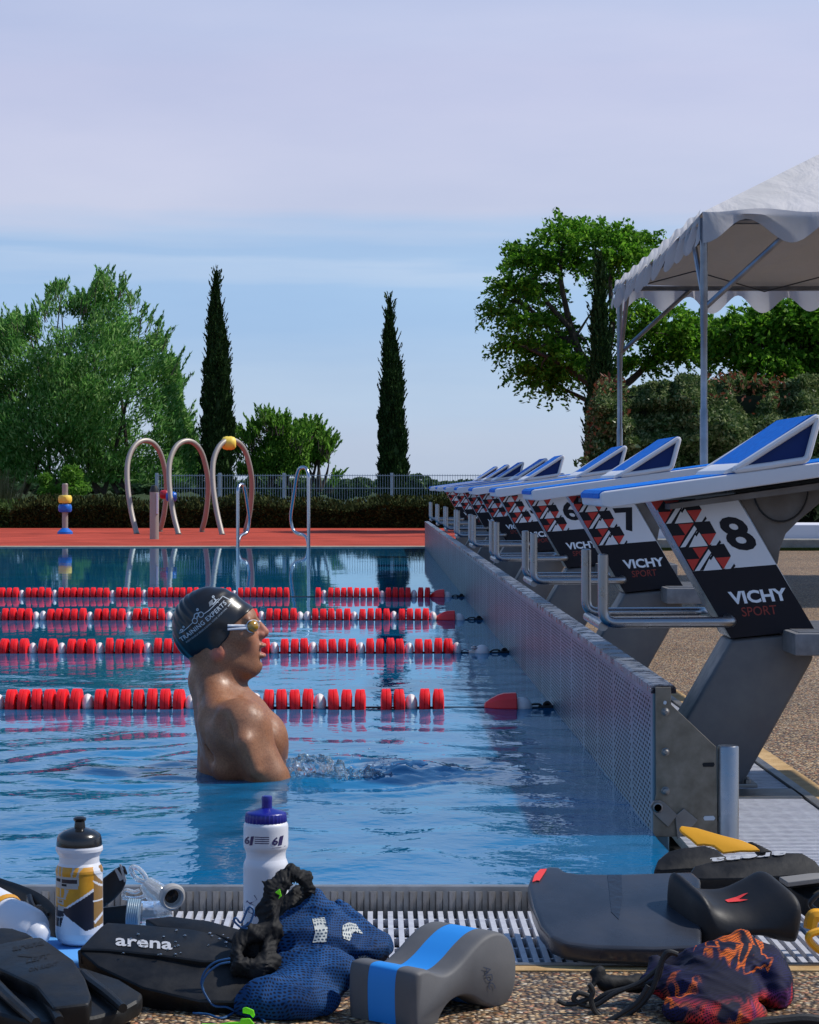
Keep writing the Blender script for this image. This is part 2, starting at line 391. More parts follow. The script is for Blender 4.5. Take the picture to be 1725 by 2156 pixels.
def k_red():
    k = NB('red_rubber_ground'); k.val('Roughness', .9); k.val('Specular IOR Level', .1)
    a = k.ramp(k.noise(120, 4), [(.35, (.34, .045, .028)), (.65, (.50, .088, .055))])
    b = k.ramp(k.noise(1.3, 5), [(.3, (.68, .66, .66)), (.7, (1.16, 1.14, 1.12))])
    k.l(k.mix(1, a, b, 'MULTIPLY'), k.b.inputs['Base Color']); k.l(k.bump(k.noise(160, 3), .5, .01), k.b.inputs['Normal']); return k.m
M_red = k_red()
M_grass = mat('grass_ground', (.022, .040, .010), .95, spec=.1, var=(3, (.040, .055, .016)), bump=(40, .8, .03))
M_steel = mat('brushed_steel', (.30, .31, .33), .30, 1.0, rvar=(30, .22, .42), bump=(60, .05, .002))
M_steel_dk = mat('dull_steel', (.19, .185, .18), .45, 1.0, rvar=(18, .35, .6), var=(9, (.30, .28, .26)), bump=(30, .15, .003))
M_lip = mat('lip_steel', (.36, .35, .34), .42, .8, var=(25, (.27, .25, .23)))
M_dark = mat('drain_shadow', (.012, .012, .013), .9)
def sheet(name, x0, x1, y0, y1, z, m, kind='structure', thick=None):
    mb = MB(); mb.box((x0, y0, z - (thick or .25)), (x1, y1, z)); return tag(mb.build(name, m), kind=kind)
XB = 1.11                       # inner border of the aggregate deck
YG = 3.66                       # near border of the near drain
sheet('near_deck', -26, 40, -3, YG - .035, Z0, M_agg)
sheet('side_deck', XB + .055, 40, YG - .035 + .0001, 26.95, Z0, M_agg)
mb = MB(); mb.box((-26, YG - .035, Z0 - .2), (XB, YG, Z0 + .002)); mb.box((XB, YG, Z0 - .2), (XB + .055, 26.95, Z0 + .002))
tag(mb.build('deck_edging', M_tan), kind='structure')
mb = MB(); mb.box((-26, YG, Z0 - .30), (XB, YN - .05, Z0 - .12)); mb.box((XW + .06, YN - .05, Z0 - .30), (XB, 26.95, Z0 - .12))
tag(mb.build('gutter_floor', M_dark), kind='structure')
# raised overflow lip with its ribbed face
mb = MB()
mb.box((-26, YN - .022, Z0 - .15), (XW + .3, YN, .001), bevel=.002)
for x in np.arange(-2.6, XW + .28, .0245):
    mb.add(*tube([(x, YN - .024, Z0 - .02), (x, YN - .024, -.008)], .0075, 8))
tag(mb.build('pool_lip', M_lip, smooth=True), kind='structure')
# drains: slatted gratings
M_slat = mat('grating_plastic', (.38, .38, .43), .5, spec=.4, var=(40, (.48, .49, .53)), bump=(400, .3, .001))
def slat_grate(name, lo, hi, axis, pitch, wd, zt, rods, m, label, rib=True):
    mb = MB(); a0, a1 = (lo[0], hi[0]) if axis == 1 else (lo[1], hi[1])
    for t in np.arange(a0, a1, pitch):
        if axis == 1: mb.box((t, lo[1], zt - .022), (t + wd, hi[1], zt))
        else: mb.box((lo[0], t, zt - .022), (hi[0], t + wd, zt))
    for r in rods:
        if axis == 1: mb.box((lo[0], r, zt - .018), (hi[0], r + .008, zt - .006))
        else: mb.box((r, lo[1], zt - .018), (r + .008, hi[1], zt - .0015))
    return tag(mb.build(name, m, fix=False), label, 'drain grating')
slat_grate('drain_grating', (-2.4, YG + .022), (XB - .02, YN - .05), 1, .0185, .0095, Z0, np.arange(YG + .09, YN - .06, .085), M_slat,
           'pale slatted drain grating running along the near edge of the pool, under the bags')
slat_grate('drain_grating', (XW + .085, YN - .04), (XB - .03, 5.62), 0, .019, .0115, Z0, np.arange(XW + .10, XB - .04, .042), M_slat,
           'pale ribbed drain grating beside the steel post, in front of the nearest starting block')
slat_grate('drain_grating', (XW + .085, 5.80), (XB - .03, 26.5), 0, .030, .019, Z0, np.arange(XW + .10, XB - .04, .042), M_slat,
           'long ribbed drain grating under the row of starting blocks')
mb = MB(); mb.box((-2.4, YG, Z0 - .05), (XB - .02, YG + .018, Z0 + .004)); mb.box((XB - .026, YG, Z0 - .05), (XB - .002, 26.5, Z0 + .006)); mb.box((XW + .085, 5.63, Z0 - .05), (XB - .03, 5.79, Z0 + .004), bevel=.003)
tag(mb.build('gutter_edging', M_steel_dk), kind='structure')
# far side
mb = MB(); mb.box((-26, YF, -.2), (XW + .4, YF + .35, .012)); tag(mb.build('far_coping', mat('pale_coping', (.38, .33, .24), .8, var=(10, (.30, .24, .18)))), kind='structure')
mb = MB(); P = [(-26, YF + .35), (XW + .4, YF + .35), (3.2, YF + .4), (3.6, 39.5), (-26, 39.5)]
mb.prism(P, lambda u, v, s: (u, v, .008 - .3 * s)); tag(mb.build('red_ground', M_red), kind='structure')
mb = MB(); P = [(-3000, 39.4), (3000, 39.4), (3000, 44), (-3000, 44)]
V = [(-3000, 39.5, -.01), (3000, 39.5, -.01), (3000, 42, -.35), (-3000, 42, -.35), (3000, 4500, -.35), (-3000, 4500, -.35)]
tag(OBJ('terrain', V, [(0, 1, 2, 3), (3, 2, 4, 5)], M_grass, fix=False), kind='structure')
V = [(-60, -30, -.3), (-26, -30, -.3), (-26, 39.5, -.3), (-60, 39.5, -.3), (40, -30, -.3), (90, -30, -.3), (90, 39.5, -.3), (40, 39.5, -.3)]
V = [(-3000, -300, -.36), (3000, -300, -.36), (3000, 39.5, -.36), (-3000, 39.5, -.36)]
tag(OBJ('ground', V, [(0, 1, 2, 3)], M_grass, fix=False), kind='structure')
mb = MB(); mb.box((3.4, 26.96, -.3), (40, 39.5, -.002)); tag(mb.build('lawn', M_grass), kind='structure')
# pale ledge and kerb behind the deck on the right
mb = MB(); mb.box((3.3, 27.02, -.1), (18, 27.5, .095), bevel=.01); tag(mb.build('stone_kerb', mat('kerb_stone', (.17, .165, .15), .9, var=(6, (.26, .25, .23)), bump=(30, .6, .01))), 'weathered grey stone kerb at the back of the pebble deck', 'kerb')
mb = MB(); mb.box((3.35, 27.55, -.1), (18, 29.2, .265), bevel=.01); tag(mb.build('white_ledge', mat('white_render', (.62, .62, .68), .7)), 'pale white ledge behind the stone kerb', 'ledge')
# far hills
hm = mat('hill_woods', (.05, .09, .05), 1.0, var=(.004, (.09, .12, .07)))
for nm, yy, x0, x1, zt, sd in (('hills', 2600, -900, 900, 11.5, 2), ('hills', 1700, -560, 460, 5.5, 4)):
    xs2 = np.linspace(x0, x1, 90); z = zt * (.55 + .18 * np.sin(xs2 / 97 + sd) + .16 * np.sin(xs2 / 41 + 2 * sd) + .08 * np.sin(xs2 / 17))
    z = z * np.clip((x1 - xs2) / 150, 0, 1) * np.clip((xs2 - x0) / 150, 0, 1)
    V = [(x, yy, -1) for x in xs2] + [(x, yy + 120, q_) for x, q_ in zip(xs2, z)] + [(x, yy + 400, -1) for x in xs2]; n = 90
    F = [(i, i + 1, n + i + 1, n + i) for i in range(n - 1)] + [(n + i, n + i + 1, 2 * n + i + 1, 2 * n + i) for i in range(n - 1)]
    tag(OBJ(nm, V, F, hm, smooth=True, sharp=0), kind='structure')

# ================================================================ END WALL
def k_perf():
    k = NB('perforated_steel'); k.val('Metallic', .6); k.val('Roughness', .28)
    geo = k.n('ShaderNodeNewGeometry'); sp = k.n('ShaderNodeSeparateXYZ'); k.l(geo.outputs['Position'], sp.inputs[0])
    v = k.math('DIVIDE', sp.outputs[2], .0105); row = k.math('FLOOR', v)
    u = k.math('ADD', k.math('DIVIDE', sp.outputs[1], .046), k.math('MULTIPLY', k.math('MODULO', row, 2.0), .5))
    fu = k.math('SUBTRACT', k.math('FRACT', u), .5); fv = k.math('SUBTRACT', k.math('FRACT', v), .5)
    d2 = k.math('ADD', k.math('MULTIPLY', fu, fu), k.math('MULTIPLY', fv, fv))
    hole = k.math('LESS_THAN', d2, .10)
    zr = k.math('MULTIPLY', k.math('LESS_THAN', sp.outputs[2], .288), k.math('GREATER_THAN', sp.outputs[1], 4.86))
    # plain strip at every panel joint
    j = k.math('FRACT', k.math('DIVIDE', sp.outputs[1], .40)); plain = k.math('GREATER_THAN', j, .09)
    hole = k.math('MULTIPLY', k.math('MULTIPLY', hole, zr), plain)
    base = k.ramp(k.noise(3, 5), [(.3, (.085, .16, .21)), (.7, (.16, .27, .35))])
    k.l(k.mix(hole, base, (.02, .022, .028)), k.b.inputs['Base Color'])
    k.l(k.math('MULTIPLY_ADD', hole, -.6, .6), k.b.inputs['Metallic'])
    k.l(k.math('MULTIPLY_ADD', hole, .45, .36), k.b.inputs['Roughness'])
    k.l(k.bump(k.noise(2.2, 3, .5, vec=k.mapped((1, 3, .4))), .25, .02), k.b.inputs['Normal'])
    return k.m
M_perf = k_perf()
wall = empty('starting_wall', (XW + .02, 15.8, -.15), 'long perforated stainless steel end wall of the pool under the starting blocks', 'pool wall')
mb = MB(); mb.box((XW, 4.825, -.15), (XW + .036, YF, .305), bevel=.003); mb.build('perforated_panel', M_perf, wall)
# water-wet top rail
mb = MB(); xs3 = np.linspace(4.825, YF, 600); V = []
for y in xs3: V += [(XW - .003, y, .300), (XW - .003, y, .315), (XW + .005, y, .3175), (XW + .046, y, .3175), (XW + .051, y, .312), (XW + .051, y, .300)]
F = [tuple(i * 6 + [j, (j + 1) % 6][0] + 0 for _ in [0]) for i in range(0) for j in range(0)]
F = []
for i in range(len(xs3) - 1):
    for j in range(6): a, b = i * 6 + j, i * 6 + (j + 1) % 6; F.append((a, b, b + 6, a + 6))
F += [(0, 1, 2, 3, 4, 5), tuple(range(6 * len(xs3) - 6, 6 * len(xs3)))]
kk = NB('wet_steel'); kk.val('Metallic', .9); kk.l(kk.ramp(kk.noise(14, 6, .7), [(.42, (.03, .03, .04)), (.56, (.30, .32, .36))]), kk.b.inputs['Base Color'])
kk.l(kk.ramp(kk.noise(14, 6, .7), [(.42, (.03,) * 3), (.52, (.5,) * 3)]), kk.b.inputs['Roughness']); kk.l(kk.bump(kk.noise(22, 5, .7), .8, .01), kk.b.inputs['Normal'])
OBJ('top_rail', V, F, kk.m, wall)
# end plate facing the camera
YE = 4.82
def zc(x, y): return ((2200 + x / 2.602) / 1.6597, (2300 + y / 2.602) / 1.6597)      # close-up pixel -> photo pixel
plate = [(235, 262), (375, 262), (378, 420), (785, 805), (800, 1620), (215, 1620), (215, 1400), (240, 1240)]
P2 = [zc(*p) for p in plate]
mb = MB(); mb.prism(P2, lambda u, v, s: W(u, v, YE) + np.array((0, -.006 * s, 0)), bevel=.001)
M_plate = mat('stained_steel', (.16, .135, .10), .55, .55, var=(22, (.25, .215, .17)), bump=(40, .2, .003))
pl = mb.build('end_plate', M_plate, wall)
for (x, y, r) in ((325, 485, 30), (325, 850, 30), (325, 1205, 32)):
    mb = MB(); c = W(*zc(x, y), YE) ; rr_ = r / 2.602 / 1.6597 * YE / FP
    mb.lathe([(rr_ * 1.25, 0), (rr_ * 1.25, -.002), (rr_, -.003), (rr_ * .9, -.008), (rr_ * .5, -.010), (0, -.010)], (c[0], YE - .006, c[2]), 20, 1)
    mb.build('bolt', M_steel_dk, pl, smooth=True)
M_hole = mat('plate_hole', (.55, .58, .62), .6)
for pts in ([(668, 1450), (680, 1433), (760, 1430), (778, 1450), (765, 1470), (680, 1472)], [(305, 400), (315, 385), (332, 388), (336, 405), (325, 420), (308, 415)]):
    mb = MB(); mb.prism([zc(*p) for p in pts], lambda u, v, s: W(u, v, YE) + np.array((0, -.0065 - .001 * s, 0))); mb.build('slot_hole', M_hole, pl)
mb = MB(); mb.prism([zc(*p) for p in [(660, 960), (670, 948), (765, 945), (772, 965), (760, 985), (668, 985)]], lambda u, v, s: W(u, v, YE) + np.array((0, -.0065 - .001 * s, 0))); mb.build('slot_hole', M_dark, pl)
mb = MB(); mb.prism([zc(*p) for p in [(185, 1340), (215, 1290), (270, 1285), (315, 1310), (430, 1420), (345, 1530), (210, 1400)]], lambda u, v, s: W(u, v, YE) + np.array((0, -.007 - .006 * s, 0)), bevel=.001)
c = W(*zc(250, 1350), YE); mb.lathe([(.011, 0), (.011, -.006), (.008, -.007), (.008, 0)], (c[0], YE - .013, c[2]), 20, 1); mb.build('latch', M_steel_dk, pl)
mb = MB(); mb.prism([zc(*p) for p in [(410, 1430), (490, 1360), (615, 1465), (590, 1500), (430, 1640)]], lambda u, v, s: W(u, v, YE) + np.array((0, -.007 - .005 * s, 0)), bevel=.001); mb.build('latch_plate', M_steel_dk, pl)
# round steel post beside it
c = W(1533, 1700, YE); mb = MB(); zt = W(1533, 1569, YE)[2]
mb.lathe([(.0235, -.2), (.0235, zt - .004), (.0215, zt - .001), (.008, zt), (0, zt)], (c[0], YE, 0), 28)
tag(mb.build('steel_post', M_steel, smooth=True), 'short round stainless steel post at the near end of the perforated wall', 'post')

# ================================================================ STARTING BLOCKS
M_white = mat('white_fibreglass', (.68, .68, .72), .42, var=(3, (.58, .58, .61), .3, .7), bump=(50, .04, .002))
M_blue = mat('blue_grip', (.004, .12, .50), .7, spec=.08, bump=(500, .35, .001), var=(60, (.006, .17, .62)))
M_navyblue = mat('dark_blue_insert', (.005, .025, .13), .5, spec=.2)
M_greyfg = mat('grey_fibreglass', (.10, .10, .108), .45, var=(7, (.15, .145, .14), .4, .75), bump=(40, .12, .003), rvar=(12, .3, .6))
M_conc = mat('grey_step', (.20, .20, .21), .6, var=(30, (.14, .14, .15)), bump=(60, .3, .003))
M_gusset = mat('stained_bracket', (.15, .14, .135), .6, var=(10, (.105, .09, .08)), bump=(20, .1, .004))
M_sw = mat('sign_white', (.66, .68, .73), .35); M_sd = mat('sign_navy', (.003, .004, .011), .4, spec=.25)
M_sr = mat('sign_red', (.50, .018, .012), .4); M_st = mat('sign_letter', (.70, .76, .84), .4); M_sr2 = mat('sign_dull_red', (.20, .014, .012), .35)
M_black = mat('black_rubber', (.008, .008, .009), .5)
def q2(x, y): return ((2000 + x / 1.9988) / 1.6597, (1600 + y / 1.9988) / 1.6597)   # sign close-up pixel -> photo pixel
YC = 5.955
def sign(x, y, dy=0.):
    p = W(*q2(x, y), 5.857); p[1] -= dy; return p
def poly_on(mb, pts, dy, mi):
    n = len(pts); mb.add([sign(x, y, dy) for x, y in pts], [tuple(range(n))], mi)
def make_block(num, label):
    root = empty('starting_block', (.9, YC, Z0), label, 'starting block', 'starting blocks along the pool end wall')
    near, far = 5.69, 6.22
    def xz(s0, s1): return lambda u, v, s: (u, s0 if s == 0 else s1, v)
    tilt = lambda x: .734 + .135 * (x - .58)
    # platform
    mb = MB(); mb.prism([(.578, .697), (.574, .728), (.584, .7345), (1.33, tilt(1.33)), (1.335, tilt(1.33) - .036), (.60, .6935)], xz(near, far), bevel=.005, seg=3)
    pf = mb.build('platform', M_white, root, smooth=True)
    mb = MB(); mb.prism([(.5715, .716), (.5715, .729), (.582, .7375), (1.325, tilt(1.325) + .003), (1.325, tilt(1.325) - .002), (.586, .730)], xz(near + .018, far - .018))
    mb.build('grip_pad', M_blue, pf)
    mb = MB(); mb.prism([(.76, .702), (1.30, .778), (1.30, .760), (.76, .688)], xz(near + .06, far - .06))
    mb.build('underframe', M_gusset, pf)
    # back rest wedge
    wd = [(.888, tilt(.888) + .001), (1.098, .922), (1.110, .926), (1.117, .918), (1.083, tilt(1.083) + .001)]
    fr = empty('foot_rest', (1.0, YC, .80), None, None); fr.parent = root; fr.location = np.array((1.0, YC, .80)) - wpos(root)
    mb = MB(); mb.prism([(.905, tilt(.905) + .006), (1.096, .914), (1.108, .912), (1.078, tilt(1.078) + .006)], xz(near + .012, far - .012)); mb.build('wedge_side', M_navyblue, fr)
    mb = MB(); mb.prism([(.882, tilt(.882) + .005), (.886, tilt(.886) + .010), (1.094, .9275), (1.108, .930), (1.108, .924), (.9, tilt(.9) + .008)], xz(near + .02, far - .02)); mb.build('grip_pad', M_blue, fr)
    mb = MB()
    for yy in (near + .004, far - .004):
        path = fillet([(.995, yy, tilt(.995) + .009), (.892, yy, tilt(.892) + .009), (1.110, yy, .924), (1.080, yy, tilt(1.08) + .011), (.995, yy, tilt(.995) + .0095)], .012, 4)
        mb.add(*tube(path, .0088, 8, flat=(1.0, 1.0)))
    mb.prism([(.868, tilt(.868) + .003), (.874, tilt(.874) + .012), (.915, tilt(.915) + .026), (.915, tilt(.915) + .004)], xz(near + .014, far - .014), bevel=.002)
    mb.build('rim', M_white, fr, smooth=True)
    # legs
    ln, lf = 5.86, 6.05
    def sw(x, y): p = W(*q2(x, y), ln); return (p[0], p[2])
    up = [sw(560, 298), sw(1130, 243), sw(1695, 1203), sw(1108, 1262)]
    mb = MB(); mb.prism([up[0], (up[1][0], up[1][1] + .01), up[2], up[3]], xz(ln, lf), bevel=.006, seg=2); mb.build('upper_leg', M_steel, root, smooth=True)
    mb = MB(); mb.prism([(.937, .345), (1.158, .366), (1.150, .29), (.9645, Z0), (.715, Z0)], xz(ln + .002, lf - .002), bevel=.012, seg=3); mb.build('lower_leg', M_greyfg, root, smooth=True)
    mb = MB(); mb.box((.69, ln - .03, Z0 - .002), (1.0, lf + .03, Z0 + .010), bevel=.003)
    for bx, by in ((.715, ln - .015), (.975, ln - .015), (.715, lf + .015), (.975, lf + .015)): mb.lathe([(.009, 0), (.009, .009), (.004, .012), (.004, .016), (0, .016)], (bx, by, Z0 + .010), 6)
    mb.build('base_plate', M_steel_dk, root)
    g = [(.945, .737), (1.31, .79), (1.30, .752), (1.166, .70), (1.119, .661), (1.081, .623), (1.066, .582), (1.060, .545), (1.05, .535)]
    mb = MB(); mb.prism(g, xz(ln + .012, lf - .012), bevel=.003); mb.build('bracket', M_gusset, root)
    mb = MB(); a = np.linspace(np.pi * 1.03, np.pi * 1.97, 16)
    mb.tube([(1.066 + .072 * np.cos(t), ln + .002, .742 + .087 * np.sin(t)) for t in a], .003, 6); mb.build('cable_loop', M_black, root, smooth=True)
    # step behind the leg
    mb = MB(); mb.box((1.071, near, .315), (1.45, far, .372), bevel=.006)
    for yy in np.arange(near + .02, far - .02, .03): mb.box((1.085, yy, .3715), (1.44, yy + .012, .3745))
    mb.build('step', M_conc, root, smooth=True)
    # hand rails
    mb = MB(); hr = .0137
    for yy, sgn in ((5.715, 1), (6.175, -1)):
        mb.add(*tube(fillet([(.584, yy, .572), (.584, yy, .398), (.915, yy, .400), (.925, yy + .15 * sgn, .400)], .035, 7), hr, 14))
        mb.lathe([(.0, .004), (hr * .7, .003), (hr, 0)], (.584, yy, .571), 14)
    mb.add(*tube([(.586, 5.73, .388), (.586, 6.16, .388)], hr * .9, 12))
    mb.build('hand_rail', M_steel, root, smooth=True)
    # sign
    mb = MB()
    poly_on(mb, [(560, 300), (1130, 245), (1425, 745), (835, 793)], .001, 0)
    poly_on(mb, [(835, 793), (1425, 745), (1695, 1200), (1110, 1260)], .001, 1)
    poly_on(mb, [(562, 302), (860, 285), (905, 362), (858, 448), (960, 442), (1006, 525), (958, 606), (1060, 600), (1109, 685), (1055, 774), (835, 792)], .0018, 1)
    for i in (-1, 0, 1, 2):
        ox, oy = 100 * i, 165 * i
        def T(pts, mi, dy):
            pts = [(x + ox, y + oy) for x, y in pts]
            if min(p[1] for p in pts) < 283: 
                pts = [(x, max(y, 285 + (900 - x) * .03)) for x, y in pts]
            poly_on(mb, pts, dy, mi)
        T([(770, 348), (784, 350), (847, 449), (716, 459)], 0, .0025)
        T([(800, 368), (905, 361), (858, 446)], 2, .0032)
        if i < 3:
            T([(600, 380) , (690, 375), (645, 458)], 2, .0032) if i >= 0 else T([(645, 300 + 165), (740, 295 + 165), (690, 370 + 165)], 2, .0032)
            T([(752, 308), (770, 332), (690, 457), (655, 461)], 0, .0029)
            T([(783, 335), (790, 350), (768, 385), (757, 372)], 1, .0035)
        if i >= 0: T([(745, 295), (640, 300), (691, 372)] if i == 0 else [(747, 292), (640, 299), (691, 375)], 2, .0032)
        T([(925, 402), (938, 420), (922, 445), (868, 447)] if i < 2 else [(925, 402), (938, 420), (922, 443), (868, 447)], 0, .0028)
        T([(930, 408), (940, 425), (922, 446), (905, 446)], 1, .0034)
    # lettering
    a = -R(4.2)
    def put(s, size, off, sx, sy, mi, width, lean=.1, sp=1.):
        V, F, w = text(s, 1., off, 0, sp); k = width / w; ky = size
        pts = []
        for x, y in V:
            X_, Y_ = x * k - y * ky * lean, -y * ky
            pts.append(sign(sx + X_ * math.cos(a) - Y_ * math.sin(a) * 1, sy + X_ * math.sin(a) + Y_ * math.cos(a), .002))
        mb.add(pts, F, mi)
    put('VICHY', 118, .035, 1110, 1020, 3, 405, .22)
    put('SPORT', 92, .004, 1190, 1108, 4, 245, .12)
    sp_ = mb.build('sign_panel', [M_sw, M_sd, M_sr, M_st, M_sr2], root, fix=False)
    V, F, w = text(str(num), 1., .03); hh = 308.; ww = 196. if num != 1 else 90.
    pts = [sign(1208 + (x / w - .5) * ww - (y - 0) * hh * .56 * 1 + 5, 640 - y * hh - (x / w) * 12, .002) for x, y in V]
    OBJ('number', pts, F, M_sd, root, fix=False)
    return root
def kids(o): return [c for c in bpy.data.objects if c.parent == o]
def copy_tree(o, parent=None, shift=None):
    c = o.copy(); COL.objects.link(c); c.parent = parent
    if shift is not None: c.location = Vector(o.location) + Vector(shift)
    for ch in kids(o): copy_tree(ch, c)
    return c
blk = make_block(8, 'starting block numbered 8 on its side panel, nearest the camera')
lab = ['starting block numbered 7, second nearest the camera', 'starting block numbered 6, third from the camera', 'fourth starting block from the camera, its number hidden behind the block marked 6',
       'fifth starting block from the camera along the steel wall', 'sixth starting block from the camera, third from the far end', 'seventh starting block from the camera, last but one at the far end', 'last starting block at the far end of the steel wall']
SL = [.022, .008, .092, .005, .098, .10, .135, .165]      # each back plate is clamped at its own notch
for i in range(1, 8):
    c = copy_tree(blk, None, (0, 2.5 * i, 0)); c['label'] = lab[i - 1]
    fr_ = [k_ for k_ in kids(c) if k_.name.startswith('foot_rest')][0]; fr_.location += Vector((SL[i], 0, .135 * SL[i]))
    nmb = [k_ for k_ in kids(c) if k_.name.startswith('number')][0]
    num = 8 - i; V, F, w = text(str(num), 1., .03); ww = 196. if num != 1 else 90.; org = np.array(WL[[k_ for k_ in kids(blk) if k_.name.startswith('number')][0].name])
    pts = np.array([sign(1208 + (x / w - .5) * ww - y * 308. * .56 + 2, 640 - y * 308. - (x / w) * 12, .002) for x, y in V]) - org
    me = meshdata('number', pts, F); me.materials.append(M_sd); nmb.data = me

fr_ = [k_ for k_ in kids(blk) if k_.name.startswith('foot_rest')][0]; fr_.location += Vector((SL[0], 0, .135 * SL[0]))
# ================================================================ LANE ROPES
M_float = mat('red_float', (.85, .012, .018), .5, spec=.25, var=(60, (.72, .010, .014)))
M_wfloat = mat('white_float', (.66, .62, .61), .5)
M_cable = mat('cable', (.03, .03, .035), .5)
M_cone = mat('red_end_float', (.72, .010, .012), .4)
def float_prof(r):
    return [(.010, -.019), (.020, -.0195), (r * .86, -.015), (r, -.0105), (r, -.0035), (r * .80, -.001), (r * .8, .001), (r, .0035), (r, .0105), (r * .86, .015), (.020, .0195), (.010, .019)]
def fl(mb, x, Y, r=.050):
    """drum float: narrow rim, flared skirt near the axis"""
    prof = [(.012, -.0190), (.028, -.0185), (r * .93, -.0150), (r * .985, -.0142), (r, -.0125), (r, -.0015), (r * .95, 0), (r, .0015), (r, .0125), (r * .985, .0142), (r * .93, .0150), (.028, .0185), (.012, .0190)]
    mb.lathe(prof, (x, Y, .014 if Y else 0), 20, 0)
ropes = [
    (7.52, 'nearest red and white lane rope, just behind the swimmer', [(25, 1, -45)]),
    (10.0, 'second nearest lane rope, with the metal tensioner near the wall', None),
    (12.45, 'third lane rope from the camera, behind the swimmer cap', None),
    (15.0, 'farthest lane rope, of small red and white floats', None)]
PIT = .0445
proto = {}
def fmesh(kind, key=None):
    if kind not in proto:
        mb = MB()
        if kind == 'r': fl(mb, 0, 0)
        else:
            r = .027; mb.lathe([(.034 * math.cos(t), .021 * math.sin(t)) for t in np.linspace(-1.4, 1.4, 9)], (0, 0, 0), 16, 0)
        me = meshdata('float', np.concatenate(mb.V), mb.F, None, True, 30); me.materials.append(M_float if kind == 'r' else M_wfloat); proto[kind] = me
    return proto[kind]
def prim_rope(Y, label, xstart, pattern, gaps, extras):
    root = empty('lane_rope', (xstart, Y, 0), label, 'lane rope', 'lane ropes stretched across the pool')
    sr = np.random.default_rng(int(Y * 10)); x = xstart; i = 0; n = 0
    xl = -CX * Y / FP - .9
    while x > xl and n < 98:
        if not any(a < x < b for a, b in gaps):
            kind = pattern[i % len(pattern)]
            f = bpy.data.objects.new('float', fmesh(kind)); COL.objects.link(f); f.parent = root
            f.location = (x - xstart, sr.normal(0, .0015), .014 + sr.normal(0, .0014)); f.rotation_euler = (sr.uniform(0, 6), sr.normal(0, .03), sr.normal(0, .05)); WL[f.name] = np.array((x, Y, 0)); n += 1
        x -= PIT * (.97 if pattern[i % len(pattern)] == 'r' else .86) + sr.uniform(-.001, .003); i += 1
    # the rest, outside the picture on the left
    mb = MB(); xx = x
    for k in range(120): fl(mb, xx, Y); xx -= PIT
    o = mb.build('float_row', M_float, root, smooth=True); o['kind'] = 'stuff'
    mb = MB(); mb.tube([(xx, Y, .002), (XW, Y, .002)], .0035, 6); mb.build('cable', M_cable, root)
    # hook to the wall
    mb = MB(); mb.tube(spline([(XW - .085, Y, .004), (XW - .07, Y, .012), (XW - .045, Y, .012), (XW - .04, Y, .002), (XW - .06, Y, -.004)], 4), .004, 6)
    mb.tube([(XW - .05, Y, .004), (XW, Y, .006)], .005, 6); mb.lathe([(.016, -.003), (.016, .003), (.009, .003), (.009, -.003)], (XW - .02, Y, .008), 14, 1)
    mb.build('hook', M_black, root, smooth=True)
    for e in extras:
        if e[0] == 'cone':
            x0, x1 = e[1], e[2]; mb = MB()
            L = x1 - x0; prof = [(.008, x0), (.016, x0 + .004), (.030, x0 + .22 * L), (.042, x0 + .42 * L), (.048, x0 + .6 * L), (.050, x0 + .97 * L), (.046, x1), (.012, x1)]
            mb.lathe(prof, (0, Y, .004), 10, 0); mb.build('end_float', M_cone, root, smooth=True, sharp=25)
        if e[0] == 'ball':
            mb = MB(); r = .035; mb.lathe([(r * math.cos(t), e[1] + r * math.sin(t)) for t in np.linspace(-1.45, 1.45, 9)], (0, Y, .002), 18, 0); mb.build('white_ball', M_wfloat, root, smooth=True)
        if e[0] == 'tens':
            x0 = e[1]; mb = MB()
            mb.box((x0, Y - .012, -.012), (x0 + .05, Y + .012, .012), bevel=.003); mb.box((x0 + .012, Y - .02, .018), (x0 + .040, Y + .02, .026), bevel=.002)
            mb.lathe([(.009, -.02), (.009, .032), (0, .034)], (x0 + .026, Y, 0), 12); mb.tube([(x0 - .045, Y, .0), (x0 - .02, Y, .016), (x0, Y, .012)], .004, 6)
            mb.lathe([(.010, -.002), (.010, .018)], (x0 + .055, Y, .01), 10, 0); mb.build('tensioner', M_steel, root, smooth=True)
px = lambda p, Y: (p - CX) * Y / FP
A = 7.52
prim_rope(7.52, ropes[0][1], px(923, A), 'rrwrrrrrrwrrrrwrrrrwrrrrr', [(px(762, A), px(800, A))], [('cone', px(1020, A), px(1088, A)), ('ball', px(1099, A))])
B = 10.0
prim_rope(10.0, ropes[1][1], px(962, B), 'wrrrrwrrrrwrrrrwrrrwrr', [], [('tens', px(987, B)), ('ball', px(1015, B))])
C_ = 12.45
prim_rope(12.45, ropes[2][1], px(912, C_), 'wrrrrwrrrrwrrrrrw', [], [('cone', px(917, C_), px(958, C_)), ('ball', px(966, C_))])
D_ = 15.0
prim_rope(15.0, ropes[3][1], px(900, D_), 'rrwrrrrwrrrrrr', [(px(610, D_), px(634, D_)), (px(642, D_), px(668, D_))], [('cone', px(906, D_), px(936, D_)), ('ball', px(941, D_))])

